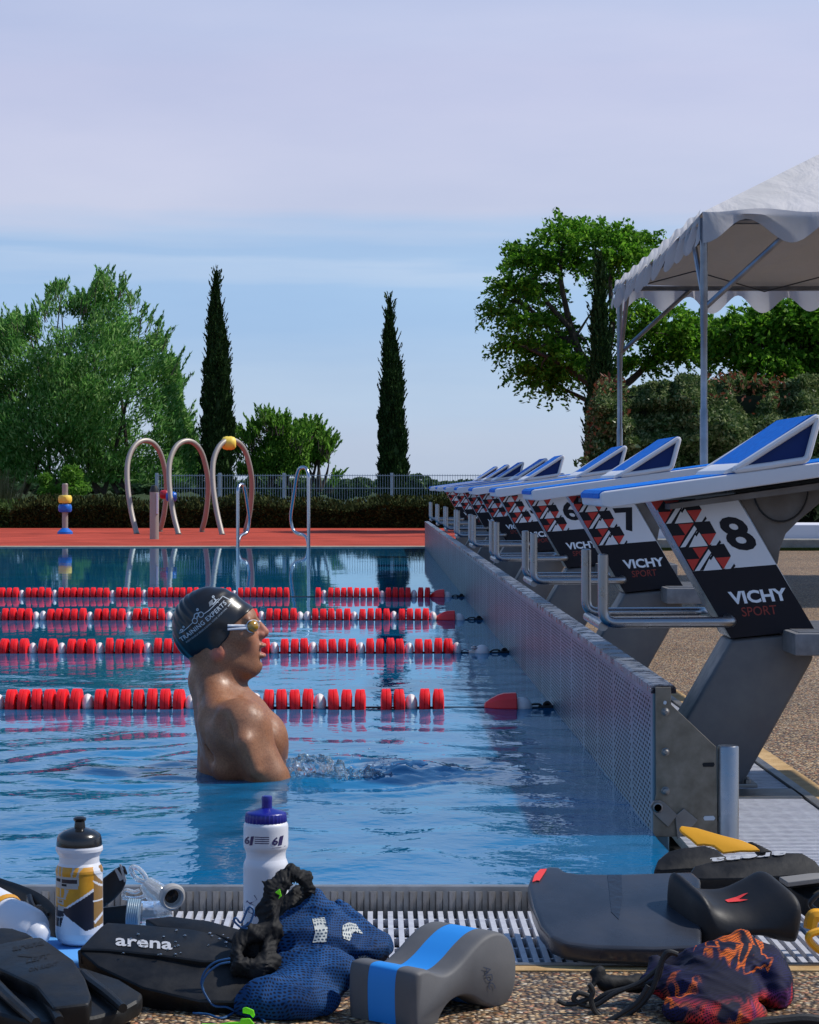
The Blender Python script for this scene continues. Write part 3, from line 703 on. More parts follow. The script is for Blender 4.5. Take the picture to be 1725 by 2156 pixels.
# ================================================================ FAR SIDE FURNITURE
M_hoop = mat('satin_steel', (.33, .30, .265), .5, .35, bump=(20, .05, .004))
def hoop(pts, Y0, dY, label, grp, r=.041, Yoff=0.0):
    n = len(pts); P = spline([W(x, y, Y0 + dY * (i / (n - 1) - .5)) for i, (x, y) in enumerate(pts)], 8)
    root = empty('water_hoop', tuple(P.mean(0) * (1, 1, 0)), label, 'spray hoop', grp)
    mb = MB(); mb.tube(P, r, 14); mb.build('hoop_tube', M_hoop, root, smooth=True)
    mb = MB()
    for j in (0, -1): mb.lathe([(.055, 0), (.055, .006), (.04, .008)], (P[j][0], P[j][1], .008), 20)
    mb.build('base_flange', M_steel_dk, root, smooth=True)
    return root
hp = [(288, 1124), (277, 1080), (269, 1025), (269, 975), (281, 942), (300, 928), (321, 932), (338, 955), (349, 1000), (350, 1040), (345, 1085), (337, 1116)]
hg = 'steel spray hoops standing on the red ground'
dxs = [0, 91, 176]
hoop(hp, 35.0, 1.6, 'steel spray hoop at the left of the three', hg)
h2 = hoop([(x + 88, y + 1) for x, y in hp], 34.7, 1.6, 'middle steel spray hoop with the blue and red knobs', hg)
h3 = hoop([(x + 180, y - 1 if y < 1100 else y + 2) for x, y in hp], 34.4, 1.6, 'steel spray hoop with a yellow ball at its top', hg)
M_ky = mat('yellow_plastic', (.85, .62, .08), .55); M_kb = mat('blue_plastic', (.006, .12, .52), .35); M_kr = mat('red_plastic', (.38, .015, .03), .4)
def knob(parent, px_, py_, Y, r, m, axis=0, nm='knob'):
    c = W(px_, py_, Y); mb = MB()
    mb.lathe([(r * .55, -r), (r * .85, -r * .8), (r, -r * .3), (r * .96, 0), (r, r * .3), (r * .85, r * .8), (r * .55, r)], tuple(c), 18, axis); mb.build(nm, m, parent, smooth=True, sharp=60)
knob(h3, 482, 933, 34.35, .108, M_ky); knob(h2, 361, 1046, 34.2, .082, M_kb, 0); knob(h2, 346, 1041, 34.3, .07, M_kr, 0)
# bollard
c = G(325, 1135, .01); mb = MB(); root = empty('steel_bollard', tuple(c), 'thick steel bollard with a black domed cap on the red ground', 'bollard')
s = c[1] / FP; rr_ = 9.6 * s; zt = W(325, 1036, c[1])[2]
mb.lathe([(rr_, 0), (rr_, zt), (rr_ * .9, zt + .002)], (c[0], c[1], 0), 28); mb.build('post', M_hoop, root, smooth=True)
mb = MB(); mb.lathe([(rr_ * 1.02, zt), (rr_ * .95, zt + .03), (rr_ * .6, zt + .09), (0, zt + .10)], (c[0], c[1], 0), 24); mb.build('cap', M_black, root, smooth=True)
mb = MB(); mb.box((c[0] + rr_ * .55, c[1] - rr_ * .95, zt - .30), (c[0] + rr_ * .9, c[1] - rr_ * .55, zt - .01)); mb.build('highlight_strip', M_sw, root)  # bright side of the steel post, a highlight built as a white bar
# play post
c = G(137, 1124, .01); root = empty('play_post', tuple(c), 'thin steel play post with yellow and blue rings near the left edge', 'play post'); s = c[1] / FP; mb = MB()
zt = W(137, 1018, c[1])[2]; mb.lathe([(6.2 * s, 0), (6.2 * s, zt - .01), (5 * s, zt)], (c[0], c[1], 0), 20); mb.build('post', M_hoop, root, smooth=True)
for py_, m_, nm in ((1051, M_ky, 'yellow_ring'), (1070, M_kb, 'blue_ring')):
    z = W(137, py_, c[1])[2]; mb = MB(); a = 14.5 * s; h = 8.5 * s
    mb.lathe([(a * .5, -h), (a * .85, -h * .95), (a, -h * .45), (a, h * .45), (a * .85, h * .95), (a * .5, h)], (c[0], c[1], z), 24); mb.lathe([(a * .35, -a * 1.02), (a * .28, -a * 1.0), (0, -a)], (c[0], c[1], z), 16, 1); mb.build(nm, m_, root, smooth=True)
mb = MB(); a = 16.5 * s; mb.lathe([(a, 0), (a * .98, .04), (a * .7, .07), (a * .4, .10), (0, .1)], (c[0], c[1], 0), 24); mb.build('base_ring', M_kb, root, smooth=True)
# ladder hand rails
M_lad = mat('ladder_steel', (.45, .46, .50), .22, 1.0)
def ladder(pts, Y, label):
    P = np.array([W(x, y, Y + dy) for x, y, dy in pts]); P = fillet(P, .10, 6)
    mb = MB(); mb.tube(P, .021, 12); return tag(mb.build('ladder_rail', M_lad, smooth=True), label, 'ladder rail', 'pool ladder hand rails at the far edge')
ladder([(650, 1175, 0), (650, 1000, 0), (645, 984, .06), (631, 984, .12), (625, 1000, .18), (611, 1092, .35), (618, 1122, .35), (646, 1128, .2), (650, 1150, .05), (649, 1178, 0)], 26.7, 'tall thin ladder rail at the far pool edge, right one of the pair')
ladder([(501, 1170, 0), (501, 1030, 0), (505, 1020, .06), (513, 1020, .12), (517, 1035, .18), (526, 1095, .35), (522, 1122, .35), (505, 1128, .2), (500, 1150, .05), (501, 1170, 0)], 26.72, 'short thin ladder rail at the far pool edge, left one of the pair')
# mesh fence
M_fence = mat('galvanised', (.42, .46, .52), .5, .5)
YFN = 44.0
fence = empty('mesh_fence', (4, YFN, -.35), 'grey welded wire mesh fence behind the low hedge', 'fence')
x0f = W(330, 0, YFN)[0]; xp = [x0f] + [W(p, 0, YFN)[0] for p in (463, 598, 825)]; 
while xp[-1] < 12: xp.append(xp[-1] + 2.3)
zt = W(0, 998, YFN)[2]
for i, x in enumerate(xp):
    mb = MB(); mb.box((x - .03, YFN - .03, -.35), (x + .03, YFN + .03, zt + .02), bevel=.004); mb.build('fence_post', M_fence, fence)
for a, b in zip(xp[:-1], xp[1:]):
    mb = MB()
    for x in np.arange(a + .05, b - .03, .05): mb.box((x - .0035, YFN - .045, -.15), (x + .0035, YFN - .038, zt))
    for z in (zt - .03, zt - .28, zt - .53, zt - .78, -.12): mb.box((a, YFN - .052, z - .006), (b, YFN - .045, z + .006))
    mb.build('wire_panel', M_fence, fence, fix=False)

# ================================================================ TENT
Yt0, Yt1, Xt, Ze = 14.7, 19.9, 2.155, 2.55
tent = empty('marquee_tent', (4.7, 17.3, Z0), 'white marquee tent with scalloped valance on steel poles, right of the pool', 'tent')
kk = NB('tent_canvas'); kk.val('Roughness', .8); kk.l(kk.ramp(kk.noise(2.0, 5), [(.3, (.44, .43, .43)), (.7, (.54, .52, .53))]), kk.b.inputs['Base Color'])
nb = kk.noise(2.2, 4, .5, vec=kk.mapped((1, 1, .6)), dist=1.2); kk.l(kk.bump(nb, .35, .10, kk.bump(kk.noise(120, 2), .2, .002)), kk.b.inputs['Normal'])
tr = kk.n('ShaderNodeBsdfTranslucent'); tr.inputs[0].default_value = (.50, .42, .34, 1); mxs = kk.n('ShaderNodeMixShader'); mxs.inputs[0].default_value = .06
kk.l(kk.b.outputs[0], mxs.inputs[1]); kk.l(tr.outputs[0], mxs.inputs[2]); kk.l(mxs.outputs[0], kk.t.nodes['Material Output'].inputs[0]); M_tent = kk.m
M_trim = kk.m.copy(); M_trim.name = 'valance_canvas'  # canvas copy, paler and more translucent so the sunless valance reads lit
for n_ in M_trim.node_tree.nodes:
    if n_.type == 'MIX_SHADER': n_.inputs[0].default_value = .38
    if n_.type == 'BSDF_TRANSLUCENT': n_.inputs[0].default_value = (.72, .72, .76, 1)
Xt1 = Xt + 5.2; pk = np.array((Xt + 2.6, (Yt0 + Yt1) / 2, Ze + 1.42)); cor = [np.array(p) for p in ((Xt, Yt0, Ze), (Xt1, Yt0, Ze), (Xt1, Yt1, Ze), (Xt, Yt1, Ze))]
# roof: four gently sagging, wrinkled triangles with thickness
mb = MB(); N_ = 46
for s_ in range(4):
    a, b = cor[s_], cor[(s_ + 1) % 4]; V = []; id_ = {}
    for i in range(N_ + 1):
        for j in range(N_ - i + 1):
            u, v = i / N_, j / N_; w = 1 - u - v; p = a * w + b * u + pk * v
            sag = -.055 * 4 * u * w - .05 * 4 * v * (1 - v) * (1 if 1 else 0) * (u * w * 4)
            wr_ = .010 * math.sin(14 * u + 9 * v + 3 * s_) * (1 - v) + .012 * math.sin(23 * (u - v) + 5) * math.exp(-v * 9) + .035 * math.exp(-((w - .93) / .05) ** 2) 
            ed = min(u, w) * 12; ed = min(1, ed); hipr = -.02 * (1 - ed) * 0
            p = p + np.array((0, 0, (sag + wr_ * min(1, v * 20) * ed)))
            id_[i, j] = len(V); V.append(p)
    F = []
    for i in range(N_):
        for j in range(N_ - i):
            F.append((id_[i, j], id_[i + 1, j], id_[i, j + 1]))
            if j < N_ - i - 1: F.append((id_[i + 1, j], id_[i + 1, j + 1], id_[i, j + 1]))
    mb.add(V, F)
mb.build('roof_canopy', M_tent, tent, smooth=True, sharp=50, fix=False)
def valance(a, b, n, name, amp=.075, base=.135, seed=0, flare=.0, wave=.035):
    sr = np.random.default_rng(seed); L = np.linalg.norm(b - a); U = (b - a) / L; Nn = np.array((U[1], -U[0], 0)); M = n * 14; V = []
    per = L / n
    for i in range(M + 1):
        t = i / M; d_ = base + amp * math.cos(2 * math.pi * t * n); o_ = .018 * math.sin(t * 37 + seed) + .012 * math.sin(t * 91)
        for k in range(6):
            q = k / 5; V.append(a + U * t * L + np.array((0, 0, .012 - d_ * q - .012 * math.sin(t * 50 + seed))) + Nn * (.012 + o_ * q + wave * q * math.sin(2 * math.pi * t * n + .8) + flare * q))
    F = [(i * 6 + k, i * 6 + k + 1, (i + 1) * 6 + k + 1, (i + 1) * 6 + k) for i in range(M) for k in range(5)]
    o = OBJ(name, V, F, M_trim, tent, smooth=True, sharp=0, fix=False); return o
valance(cor[0], cor[1], 9, 'valance', seed=1); valance(cor[1], cor[2], 10, 'valance', seed=2); valance(cor[2], cor[3], 12, 'valance', seed=3, amp=.07, base=.2); valance(cor[3], cor[0], 17, 'valance', seed=4, amp=.10, base=.15, wave=.055)
M_pole = mat('zinc_pole', (.30, .33, .38), .35, .85, var=(8, (.20, .22, .26)), bump=(30, .1, .003))
for (x, y) in ((Xt + .02, Yt0 + .06), (Xt + .02, Yt1 - .06), (Xt1 - .02, Yt1 - .06), (Xt1 - .02, Yt0 + .06)):
    mb = MB(); mb.lathe([(.0265, Z0), (.0265, 1.25), (.022, 1.26), (.022, 1.79), (.0255, 1.80), (.0255, Ze - .03)], (x, y, 0), 18)
    mb.lathe([(.05, Z0), (.05, Z0 + .01)], (x, y, 0), 18); mb.build('pole', M_pole, tent, smooth=True)
mb = MB()
for a, b in ((0, 1), (1, 2), (2, 3), (3, 0)):
    p, q = cor[a].copy(), cor[b].copy(); p[2] = q[2] = Ze - .05
    U = (q - p) / np.linalg.norm(q - p); N2 = np.array((-U[1], U[0], 0)) * .06; mb.tube([p + N2, q + N2], .022, 8)
mb.build('eave_beam', M_pole, tent)
M_dkpole = mat('dark_strut', (.10, .11, .125), .45, .7)
for ci, (ux, uy) in ((0, (1, 1)), (1, (-1, 1)), (2, (-1, -1)), (3, (1, -1))):
    p = cor[ci] + np.array((.03 * ux, .06 * uy, 0)); mb = MB()
    for dx, dy in ((ux, 0), (0, uy)): 
        mb.tube([p + np.array((0, 0, -.62)), p + np.array((dx * .62, dy * .62, -.06))], .019, 8)
    mb.build('corner_brace', M_pole, tent)
# scissor lattice under the eaves
mb = MB()
for a, b, n in ((0, 1, 8), (2, 3, 8), (3, 0, 8)):
    p, q = cor[a], cor[b]; U = (q - p); N2 = np.array((-U[1], U[0], 0)) / np.linalg.norm(U) * .10
    for i in range(n):
        z0, z1 = (Ze - .08, Ze + .08) if i % 2 == 0 else (Ze + .08, Ze - .08)
        s0 = p + U * i / n + N2 * (1 if z0 < Ze else 3.2); s1 = p + U * (i + 1) / n + N2 * (1 if z1 < Ze else 3.2); s0[2], s1[2] = z0, z1
        mb.tube([s0, s1], .006, 6)
mb.build('scissor_lattice', M_dkpole, tent)
mb = MB(); mb.tube([np.array((Xt + 2.6, 17.3, Ze - .2)), pk + np.array((0, 0, -.03))], .02, 8)
for c_ in cor: mb.tube([c_ + (pk - c_) * .03 + np.array((0, 0, -.06)), pk + np.array((0, 0, -.06))], .015, 8)
mb.build('roof_ribs', M_dkpole, tent)

# ================================================================ PLANTS
def leafmat(name, c1, c2, c3=None, rough=.5, tl=.35, sc=1.5):
    k = NB(name); k.val('Roughness', rough); k.val('Specular IOR Level', .12); g = k.n('ShaderNodeNewGeometry')
    st = [(0, c1), (.6, c2)] + ([(1.0, c3)] if c3 else [])
    a = k.ramp(g.outputs['Random Per Island'], st); b = k.ramp(k.noise(sc, 3), [(.3, (.75,) * 3), (.7, (1.25,) * 3)])
    c = k.mix(1, a, b, 'MULTIPLY'); k.l(c, k.b.inputs['Base Color'])
    t = k.n('ShaderNodeBsdfTranslucent'); k.l(c, t.inputs[0]); m = k.n('ShaderNodeMixShader'); m.inputs[0].default_value = tl
    k.l(k.b.outputs[0], m.inputs[1]); k.l(t.outputs[0], m.inputs[2]); k.l(m.outputs[0], k.t.nodes['Material Output'].inputs[0]); return k.m
M_bark = mat('bark', (.045, .035, .028), .9, var=(20, (.08, .065, .05)), bump=(40, .6, .01))
M_willow = leafmat('willow_leaf', (.05, .17, .03), (.15, .36, .07), (.40, .60, .22), tl=.6)
M_cyp = leafmat('cypress_leaf', (.010, .030, .008), (.024, .055, .014), (.045, .085, .022), tl=.1, sc=4)
M_bush = leafmat('bush_leaf', (.06, .17, .015), (.12, .28, .03), (.22, .40, .07), tl=.55)
M_robin = leafmat('umbrella_leaf', (.030, .11, .007), (.085, .24, .014), (.24, .45, .05), tl=.55)
M_hedge = leafmat('hedge_leaf', (.014, .022, .005), (.032, .044, .010), (.065, .075, .020), rough=.8, tl=.1, sc=3)
M_phot = leafmat('laurel_leaf', (.030, .070, .016), (.095, .15, .045), (.34, .38, .18), rough=.35, tl=.3, sc=3)
M_photr = leafmat('laurel_tip', (.10, .030, .016), (.20, .06, .03), (.11, .09, .035), rough=.45, tl=.3)
M_farbush = leafmat('far_bush_leaf', (.025, .06, .02), (.05, .10, .035), (.09, .15, .06), tl=.3)
def foliage(name, P, D, l, w, m, parent): 
    V, F = leaves(P, D, l, w); return OBJ(name, V, F, m, parent, fix=False)
def branch(p, q, r0, r1, mb, bend=.1, n=6, sr=random):
    p, q = np.array(p, float), np.array(q, float); L = np.linalg.norm(q - p); t = np.linspace(0, 1, n)[:, None]
    off = np.array((sr.uniform(-1, 1), sr.uniform(-1, 1), sr.uniform(-.3, .6))) * bend * L
    P = p * (1 - t) + q * t + off * (4 * t * (1 - t)); mb.tube(P, np.linspace(r0, r1, n), 6); return P
# cypresses: flame of upright sprays round a dark core
def cypress(pxb, pxw, pyt, pyb, Y, label, pxt=None, n=30000, seed=0, bulge=.5):
    sr = np.random.default_rng(seed); c = W(pxb, pyb, Y); zt = W(0, pyt, Y)[2]; xt = W(pxt if pxt else pxb, 0, Y)[0]; zb = -.3; hw = pxw / 2 * Y / FP
    root = empty('cypress_tree', (c[0], Y, zb), label, 'cypress', 'slim cypress trees around the pool')
    mb = MB(); mb.tube([(c[0], Y, zb), (c[0] * .5 + xt * .5, Y, zb + (zt - zb) * .5), (xt, Y, zt - .3)], [.10, .07, .01], 8); mb.build('trunk', M_bark, root, smooth=True)
    prof = lambda t: np.interp(t, [0, .06, .2, .45, .65, .8, .92, 1], [.75, .95, 1.0, .93, .72, .48, .22, .02])
    t = np.sqrt(sr.uniform(0, 1, n)); t = 1 - np.abs(sr.uniform(-1, 1, n)) ** 1.0 * 1; t = sr.beta(1, 1.35, n)
    a = sr.uniform(0, 6.283, n); bump_ = 1 + .16 * np.sin(a * 3 + t * 17 + seed) + .10 * np.sin(a * 5 - t * 41) + .07 * np.sin(t * 90 + a * 2)
    rad = hw * prof(t) * bump_ * sr.uniform(.72, 1.06, n) ** .7
    cxx = c[0] + (xt - c[0]) * t ** 2 + .05 * hw * np.sin(t * 13)
    P = np.stack([cxx + rad * np.cos(a), Y + rad * np.sin(a), zb + t * (zt - zb)], 1)
    D = np.stack([np.cos(a) * .45, np.sin(a) * .45, np.full(n, 1.0)], 1) + sr.normal(0, .25, (n, 3))
    # loose tips
    m_ = 500; t2 = sr.uniform(.02, .99, m_); a2 = sr.uniform(0, 6.28, m_); P2, D2 = [], []
    for tt, aa in zip(t2, a2):
        r0 = hw * prof(tt) * 1.0; L = sr.uniform(.08, .22)
        for q in np.linspace(0, 1, 7): P2.append((c[0] + (xt - c[0]) * tt ** 2 + (r0 + L * .45 * q) * math.cos(aa), Y + (r0 + L * .45 * q) * math.sin(aa), zb + tt * (zt - zb) + L * q)); D2.append((math.cos(aa) * .5, math.sin(aa) * .5, 1))
    foliage('crown', np.concatenate([P, np.array(P2)]), np.concatenate([D, np.array(D2) + sr.normal(0, .3, (len(D2), 3))]), .085, .032, M_cyp, root)
    k = 16; zz = np.linspace(.02, .94, k); mb = MB(); mb.tube([(c[0] + (xt - c[0]) * q ** 2, Y, zb + q * (zt - zb)) for q in zz], [hw * prof(q) * .78 for q in zz], 14); mb.build('inner_growth', M_cyp, root, smooth=True)
    return root
cypress(458, 66, 572, 1050, 46.0, 'tall cypress behind the yellow-topped hoop, left one against open sky', seed=1, pxt=455)
cypress(828, 56, 628, 1050, 46.0, 'tall cypress standing alone in the middle, leaning slightly', seed=2, pxt=820, n=26000)
cypress(1264, 56, 540, 985, 33.0, 'dark cypress in front of the broad crowned tree beside the tent', seed=3, n=26000)

def inpoly_top(xs_, ys_, x): return np.interp(x, xs_, ys_)
# feathery multi-stem tree at the left
def feather_tree(top, Y, dep, label, pyb=1015, n=52000, l=.135, w=.036, m=None, seed=5, nm='feathery_tree', stems=14, thr=-.25, sc=2.6, lf=0.6):
    sr = np.random.default_rng(seed); m = m or M_willow; tx = [p[0] for p in top]; ty = [p[1] for p in top]
    xm, xM = min(tx), max(tx); root = empty(nm, ((( xm + xM) / 2 - CX) * Y / FP, Y, -.3), label, 'tree' if nm != 'bush' else 'bush')
    P = []; need = n
    while need > 0:
        k = 60000; x = sr.uniform(xm, xM, k); y = sr.uniform(min(ty), pyb, k); tp = np.interp(x, tx, ty)
        yy = Y + sr.uniform(-dep, dep, k) * np.sqrt(np.clip((y - tp) / 200, 0, 1))
        ok = y > tp + sr.exponential(6, k) - 3
        Q = np.stack([(x - CX) * yy / FP, yy, EYE - (y - HY) * yy / FP], 1); f = fnoise(Q, sc, seed) + .6 * fnoise(Q, sc * 2.7, seed + 1)
        edge = np.clip((y - tp) / 60, 0, 1); ok &= f > thr + .25 * sr.normal(0, 1, k) - .15 * (1 - edge)
        Q = Q[ok][:need]; P.append(Q); need -= len(Q)
    P = np.concatenate(P); cxw = ((xm + xM) / 2 - CX) * Y / FP
    D = np.stack([(P[:, 0] - cxw) * .35, np.zeros(len(P)), np.full(len(P), .9)], 1) + sr.normal(0, .55, P.shape)
    # plume sprays breaking the outline
    P2, D2 = [], []; mb = MB()
    for _ in range(150):
        x = sr.uniform(xm, xM); tp = np.interp(x, tx, ty); L = sr.uniform(14, 40); lean = (x - (xm + xM) / 2) / (xM - xm) * 1.3 + sr.normal(0, .25); y0 = tp + 18; yy = Y + sr.normal(0, dep * .4)
        for q in np.linspace(0, 1, 26):
            P2.append(W(x + lean * L * q, y0 - L * q, yy) + sr.normal(0, .035 * (1.2 - q), 3)); D2.append((lean * .7, 0, 1) + sr.normal(0, .4, 3))
        mb.tube([W(x - lean * 10, y0 + 20, yy), W(x + lean * L * .9, y0 - L * .9, yy)], [.008, .003], 4)
    foliage('crown', np.concatenate([P, np.array(P2)]), np.concatenate([D, np.array(D2)]), l, w, m, root)
    for j in range(stems):
        bx = (xm + xM) / 2 + (sr.uniform(-.28, .28)) * (xM - xm); ex = xm + (xM - xm) * sr.uniform(.1, .9); ey = np.interp(ex, tx, ty) + 35; yy = Y + sr.uniform(-dep, dep) * .5
        branch(W(bx, pyb + 25, Y), W(ex, ey, yy), .05, .008, mb, .08)
    o_ = mb.build('branches', M_bark, root, smooth=True, fix=False); o_['kind'] = 'stuff'; return root
topL = [(-140, 800), (-80, 730), (-30, 690), (0, 680), (28, 655), (45, 668), (72, 655), (95, 640), (110, 600), (137, 588), (155, 625), (185, 620), (200, 578), (222, 575), (240, 600), (256, 588), (275, 625), (293, 622), (306, 660), (330, 672), (345, 700), (352, 745), (372, 755), (383, 800), (386, 850), (402, 890), (418, 930), (425, 1000)]
feather_tree(topL, 46.8, 1.6, 'big feathery green tree with upright plumes at the left edge', n=78000, thr=-.05)
topM = [(498, 935), (515, 905), (530, 915), (548, 885), (560, 868), (575, 880), (600, 878), (612, 900), (630, 910), (640, 925), (650, 935)]
feather_tree(topM, 47.5, .6, 'loose light green bush right of the tall cypress', n=11000, nm='bush', l=.11, w=.04, m=M_bush, seed=8, stems=7, pyb=1000)
topM2 = [(622, 940), (640, 900), (655, 890), (668, 905), (685, 925), (700, 940), (702, 970), (695, 1000)]
feather_tree(topM2, 48.5, .6, 'small light green bush with a pointed top, right of the loose bush', n=8500, nm='bush', l=.10, w=.045, m=M_bush, seed=9, stems=5, pyb=1010)
def blob_plant(nm, cat, label, blobs, Y, n, l, w, m, seed, trunk=None, group=None, shell=.55, zb=-.3, flat=0.):
    sr = np.random.default_rng(seed); c = np.mean([W(b[0], b[1], Y) for b in blobs], 0); root = empty(nm, (c[0], Y, zb), label, cat, group); P = []
    vol = np.array([b[2] * b[3] for b in blobs], float); vol /= vol.sum()
    for b, v_ in zip(blobs, vol):
        k = int(n * v_); u = sr.normal(size=(k, 3)); u /= np.linalg.norm(u, axis=1, keepdims=True); r = sr.uniform(shell, 1.0, k) ** .6
        yb = Y + (b[4] if len(b) > 4 else 0); cc = W(b[0], b[1], yb); s_ = yb / FP
        dd = (b[5] if len(b) > 5 else b[2]) * s_
        Q = cc + u * r[:, None] * np.array((b[2] * s_, dd, b[3] * s_)); f = fnoise(Q, 9 / (b[2] * s_) ** .5, seed + 3); Q = Q[f > -.25 + sr.normal(0, .3, k)]; P.append(Q)
    P = np.concatenate(P); P = P[P[:, 2] > zb]; D = sr.normal(0, .8, P.shape) + (P - c) * .3 + np.array((0, 0, flat)); foliage('crown', P, D, l, w, m, root)
    return root, P
fb = [([(720, 1030, 40, 22), (760, 1025, 30, 20)], 70, 'low round bush behind the fence, just right of the light green bushes'),
      ([(880, 1022, 32, 24), (905, 1030, 26, 20), (858, 1035, 20, 14)], 62, 'dark green bush behind the fence, right of the lone cypress'),
      ([(1010, 1030, 60, 16), (955, 1030, 30, 14)], 90, 'far low bush behind the platforms of the starting blocks'),
      ([(560, 1025, 60, 26), (640, 1030, 40, 22)], 60, 'low bush behind the fence posts, left of the ladder rail')]
for i, (bl, Y, lb) in enumerate(fb): blob_plant('bush', 'bush', lb, bl, Y, 5000, .14, .09, M_farbush, 20 + i)
# far wood line beyond the fence: one mass
bl = [(x, 1027 + 4 * math.sin(x), 30, 12 + 4 * math.sin(x * 1.7)) for x in range(-40, 1750, 34)]
r_, P_ = blob_plant('wood_line', None, None, bl, 260, 16000, .9, .6, M_farbush, 31); 
ch = kids(r_)[0]; wl = ch.location + r_.location; ch.parent = None; ch.location = wl; ch.name = 'distant_wood_line'; bpy.data.objects.remove(r_)
tag(ch, 'dark line of distant trees along the horizon behind the fence', 'distant trees', kind='stuff')
# low hedge in front of the fence
def box_hedge(name, x0, x1, y0, y1, zt, n, m, label, seed, l=.09, w=.035, tuft=.08, core=True):
    sr = np.random.default_rng(seed); root = empty(name, ((x0 + x1) / 2, y0, 0), label, 'hedge')
    face = sr.uniform(0, 1, n); x = sr.uniform(x0, x1, n); top = zt + .04 * np.sin(x * 2.1) + .03 * np.sin(x * 5.3 + 1)
    onf = face < .55; y = np.where(onf, y0 + sr.exponential(.05, n), sr.uniform(y0, y1, n)); z = np.where(onf, sr.uniform(-.05, 1, n) * top, top + np.minimum(sr.exponential(tuft, n), tuft * 3) * .6 - .02)
    P = np.stack([x, y, z], 1); D = np.stack([sr.normal(0, .5, n), np.where(onf, -.5, 0) + sr.normal(0, .3, n), np.where(onf, .3, 1.0) + sr.normal(0, .3, n)], 1)
    foliage('foliage', P, D, l, w, m, root)
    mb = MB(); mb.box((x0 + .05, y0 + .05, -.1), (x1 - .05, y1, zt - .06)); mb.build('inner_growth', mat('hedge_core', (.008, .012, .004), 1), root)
box_hedge('low_hedge', W(25, 0, 39)[0], W(925, 0, 39)[0] + .5, 38.8, 40.4, .37, 34000, M_hedge, 'low dark clipped hedge along the back of the red ground', 41, tuft=.10)
box_hedge('low_hedge', -9, W(22, 0, 39)[0], 38.9, 40.4, .42, 6000, leafmat('shrub_leaf', (.03, .06, .015), (.06, .10, .02), (.10, .15, .04)), 'lighter green rough hedge at the left end of the dark one', 42, l=.12, w=.03)
# dry tall grass at the left edge
sr = np.random.default_rng(51); mb = MB()
for _ in range(420):
    b = W(sr.uniform(-90, 42), 0, 41.2)[0]; h = sr.uniform(.5, 1.15); ln = sr.normal(0, .22); yy = 41.2 + sr.uniform(-.3, .3); w_ = .012
    mb.add([(b - w_, yy, 0), (b + w_, yy, 0), (b + ln * .5 + w_ * .7, yy, h * .6), (b + ln * .5 - w_ * .7, yy, h * .6), (b + ln, yy + .05, h)], [(0, 1, 2, 3), (3, 2, 4)])
tag(mb.build('tall_grass', leafmat('dry_grass', (.06, .07, .02), (.12, .12, .05), (.22, .18, .10)), fix=False), 'clump of tall pale grass at the left edge behind the hedge', 'grass', kind='stuff')
# young plants among the hedge
for i, (x, y, h, lb) in enumerate([(150, 1000, 45, 'young bright green shrub growing above the hedge at the left'), (95, 1010, 26, 'small bright sprig above the hedge, left of the young shrub')]):
    blob_plant('young_shrub', 'shrub', lb, [(x, y, h * .55, h * .5), (x + 5, y + 28, h * .8, 20)], 42, 1500, .12, .04, M_bush, 60 + i)

# broad umbrella-crowned tree at the right
def big_tree(label, blobs, Y, n, trunk, limbs, seed, l=.17, w=.05):
    sr = np.random.default_rng(seed); root = empty('broad_tree', (W(trunk[0][0], 0, Y)[0], Y, -.3), label, 'tree', 'broad crowned trees at the right')
    P = []; vol = np.array([b[2] * b[3] for b in blobs], float); vol /= vol.sum(); D = []
    for b, v_ in zip(blobs, vol):
        b = (1262 + (b[0] - 1262) * .93,) + tuple(b[1:]); ntw = max(3, int(n * v_ / 16 * sr.uniform(.7, 1.2))); yb = Y + b[4]; cc = W(b[0], b[1], yb); s_ = yb / FP
        u = sr.normal(size=(ntw, 3)); u /= np.linalg.norm(u, axis=1, keepdims=True); rad = sr.uniform(.15, 1, ntw) ** .45
        u[:, 2] = np.where(u[:, 2] < -.35, -.35 * sr.uniform(0, 1, ntw), u[:, 2])
        T = cc + u * rad[:, None] * np.array((b[2] * .78, b[2], b[3] * .72)) * s_
        # pinnate sprays: a line of leaflets along a drooping stalk
        dirn = u * np.array((1, 1, .35)) + sr.normal(0, .35, (ntw, 3)); dirn /= np.linalg.norm(dirn, axis=1, keepdims=True)
        for q in range(16):
            tt = q / 15; Pq = T + dirn * tt * .34 - np.array((0, 0, .13)) * tt ** 2 + sr.normal(0, .018, (ntw, 3)); P.append(Pq); D.append(dirn + sr.normal(0, .8, (ntw, 3)))
    P = np.concatenate(P); D = np.concatenate(D); foliage('crown', P, D, l * .62, w, M_robin, root)
    mb = MB(); mb.tube([W(x, y, Y + dy) for x, y, dy in trunk], np.linspace(.20, .13, len(trunk)), 10)
    for lm in limbs:
        pts = spline([W(x, y, Y + dy) for x, y, dy in lm[1:]], 4); mb.tube(pts, np.linspace(lm[0], lm[0] * .18, len(pts)), 6)
        for k in range(5):
            p = pts[int(len(pts) * sr.uniform(.35, .85))]; q = p + np.clip(sr.normal(0, .3, 3), -.45, .45) + np.array((0, 0, .2)); mb.tube([p, (p + q) / 2 + sr.normal(0, .05, 3), q], [lm[0] * .25, lm[0] * .16, .006], 5)
    mb.build('trunk', M_bark, root, smooth=True, fix=False); return root
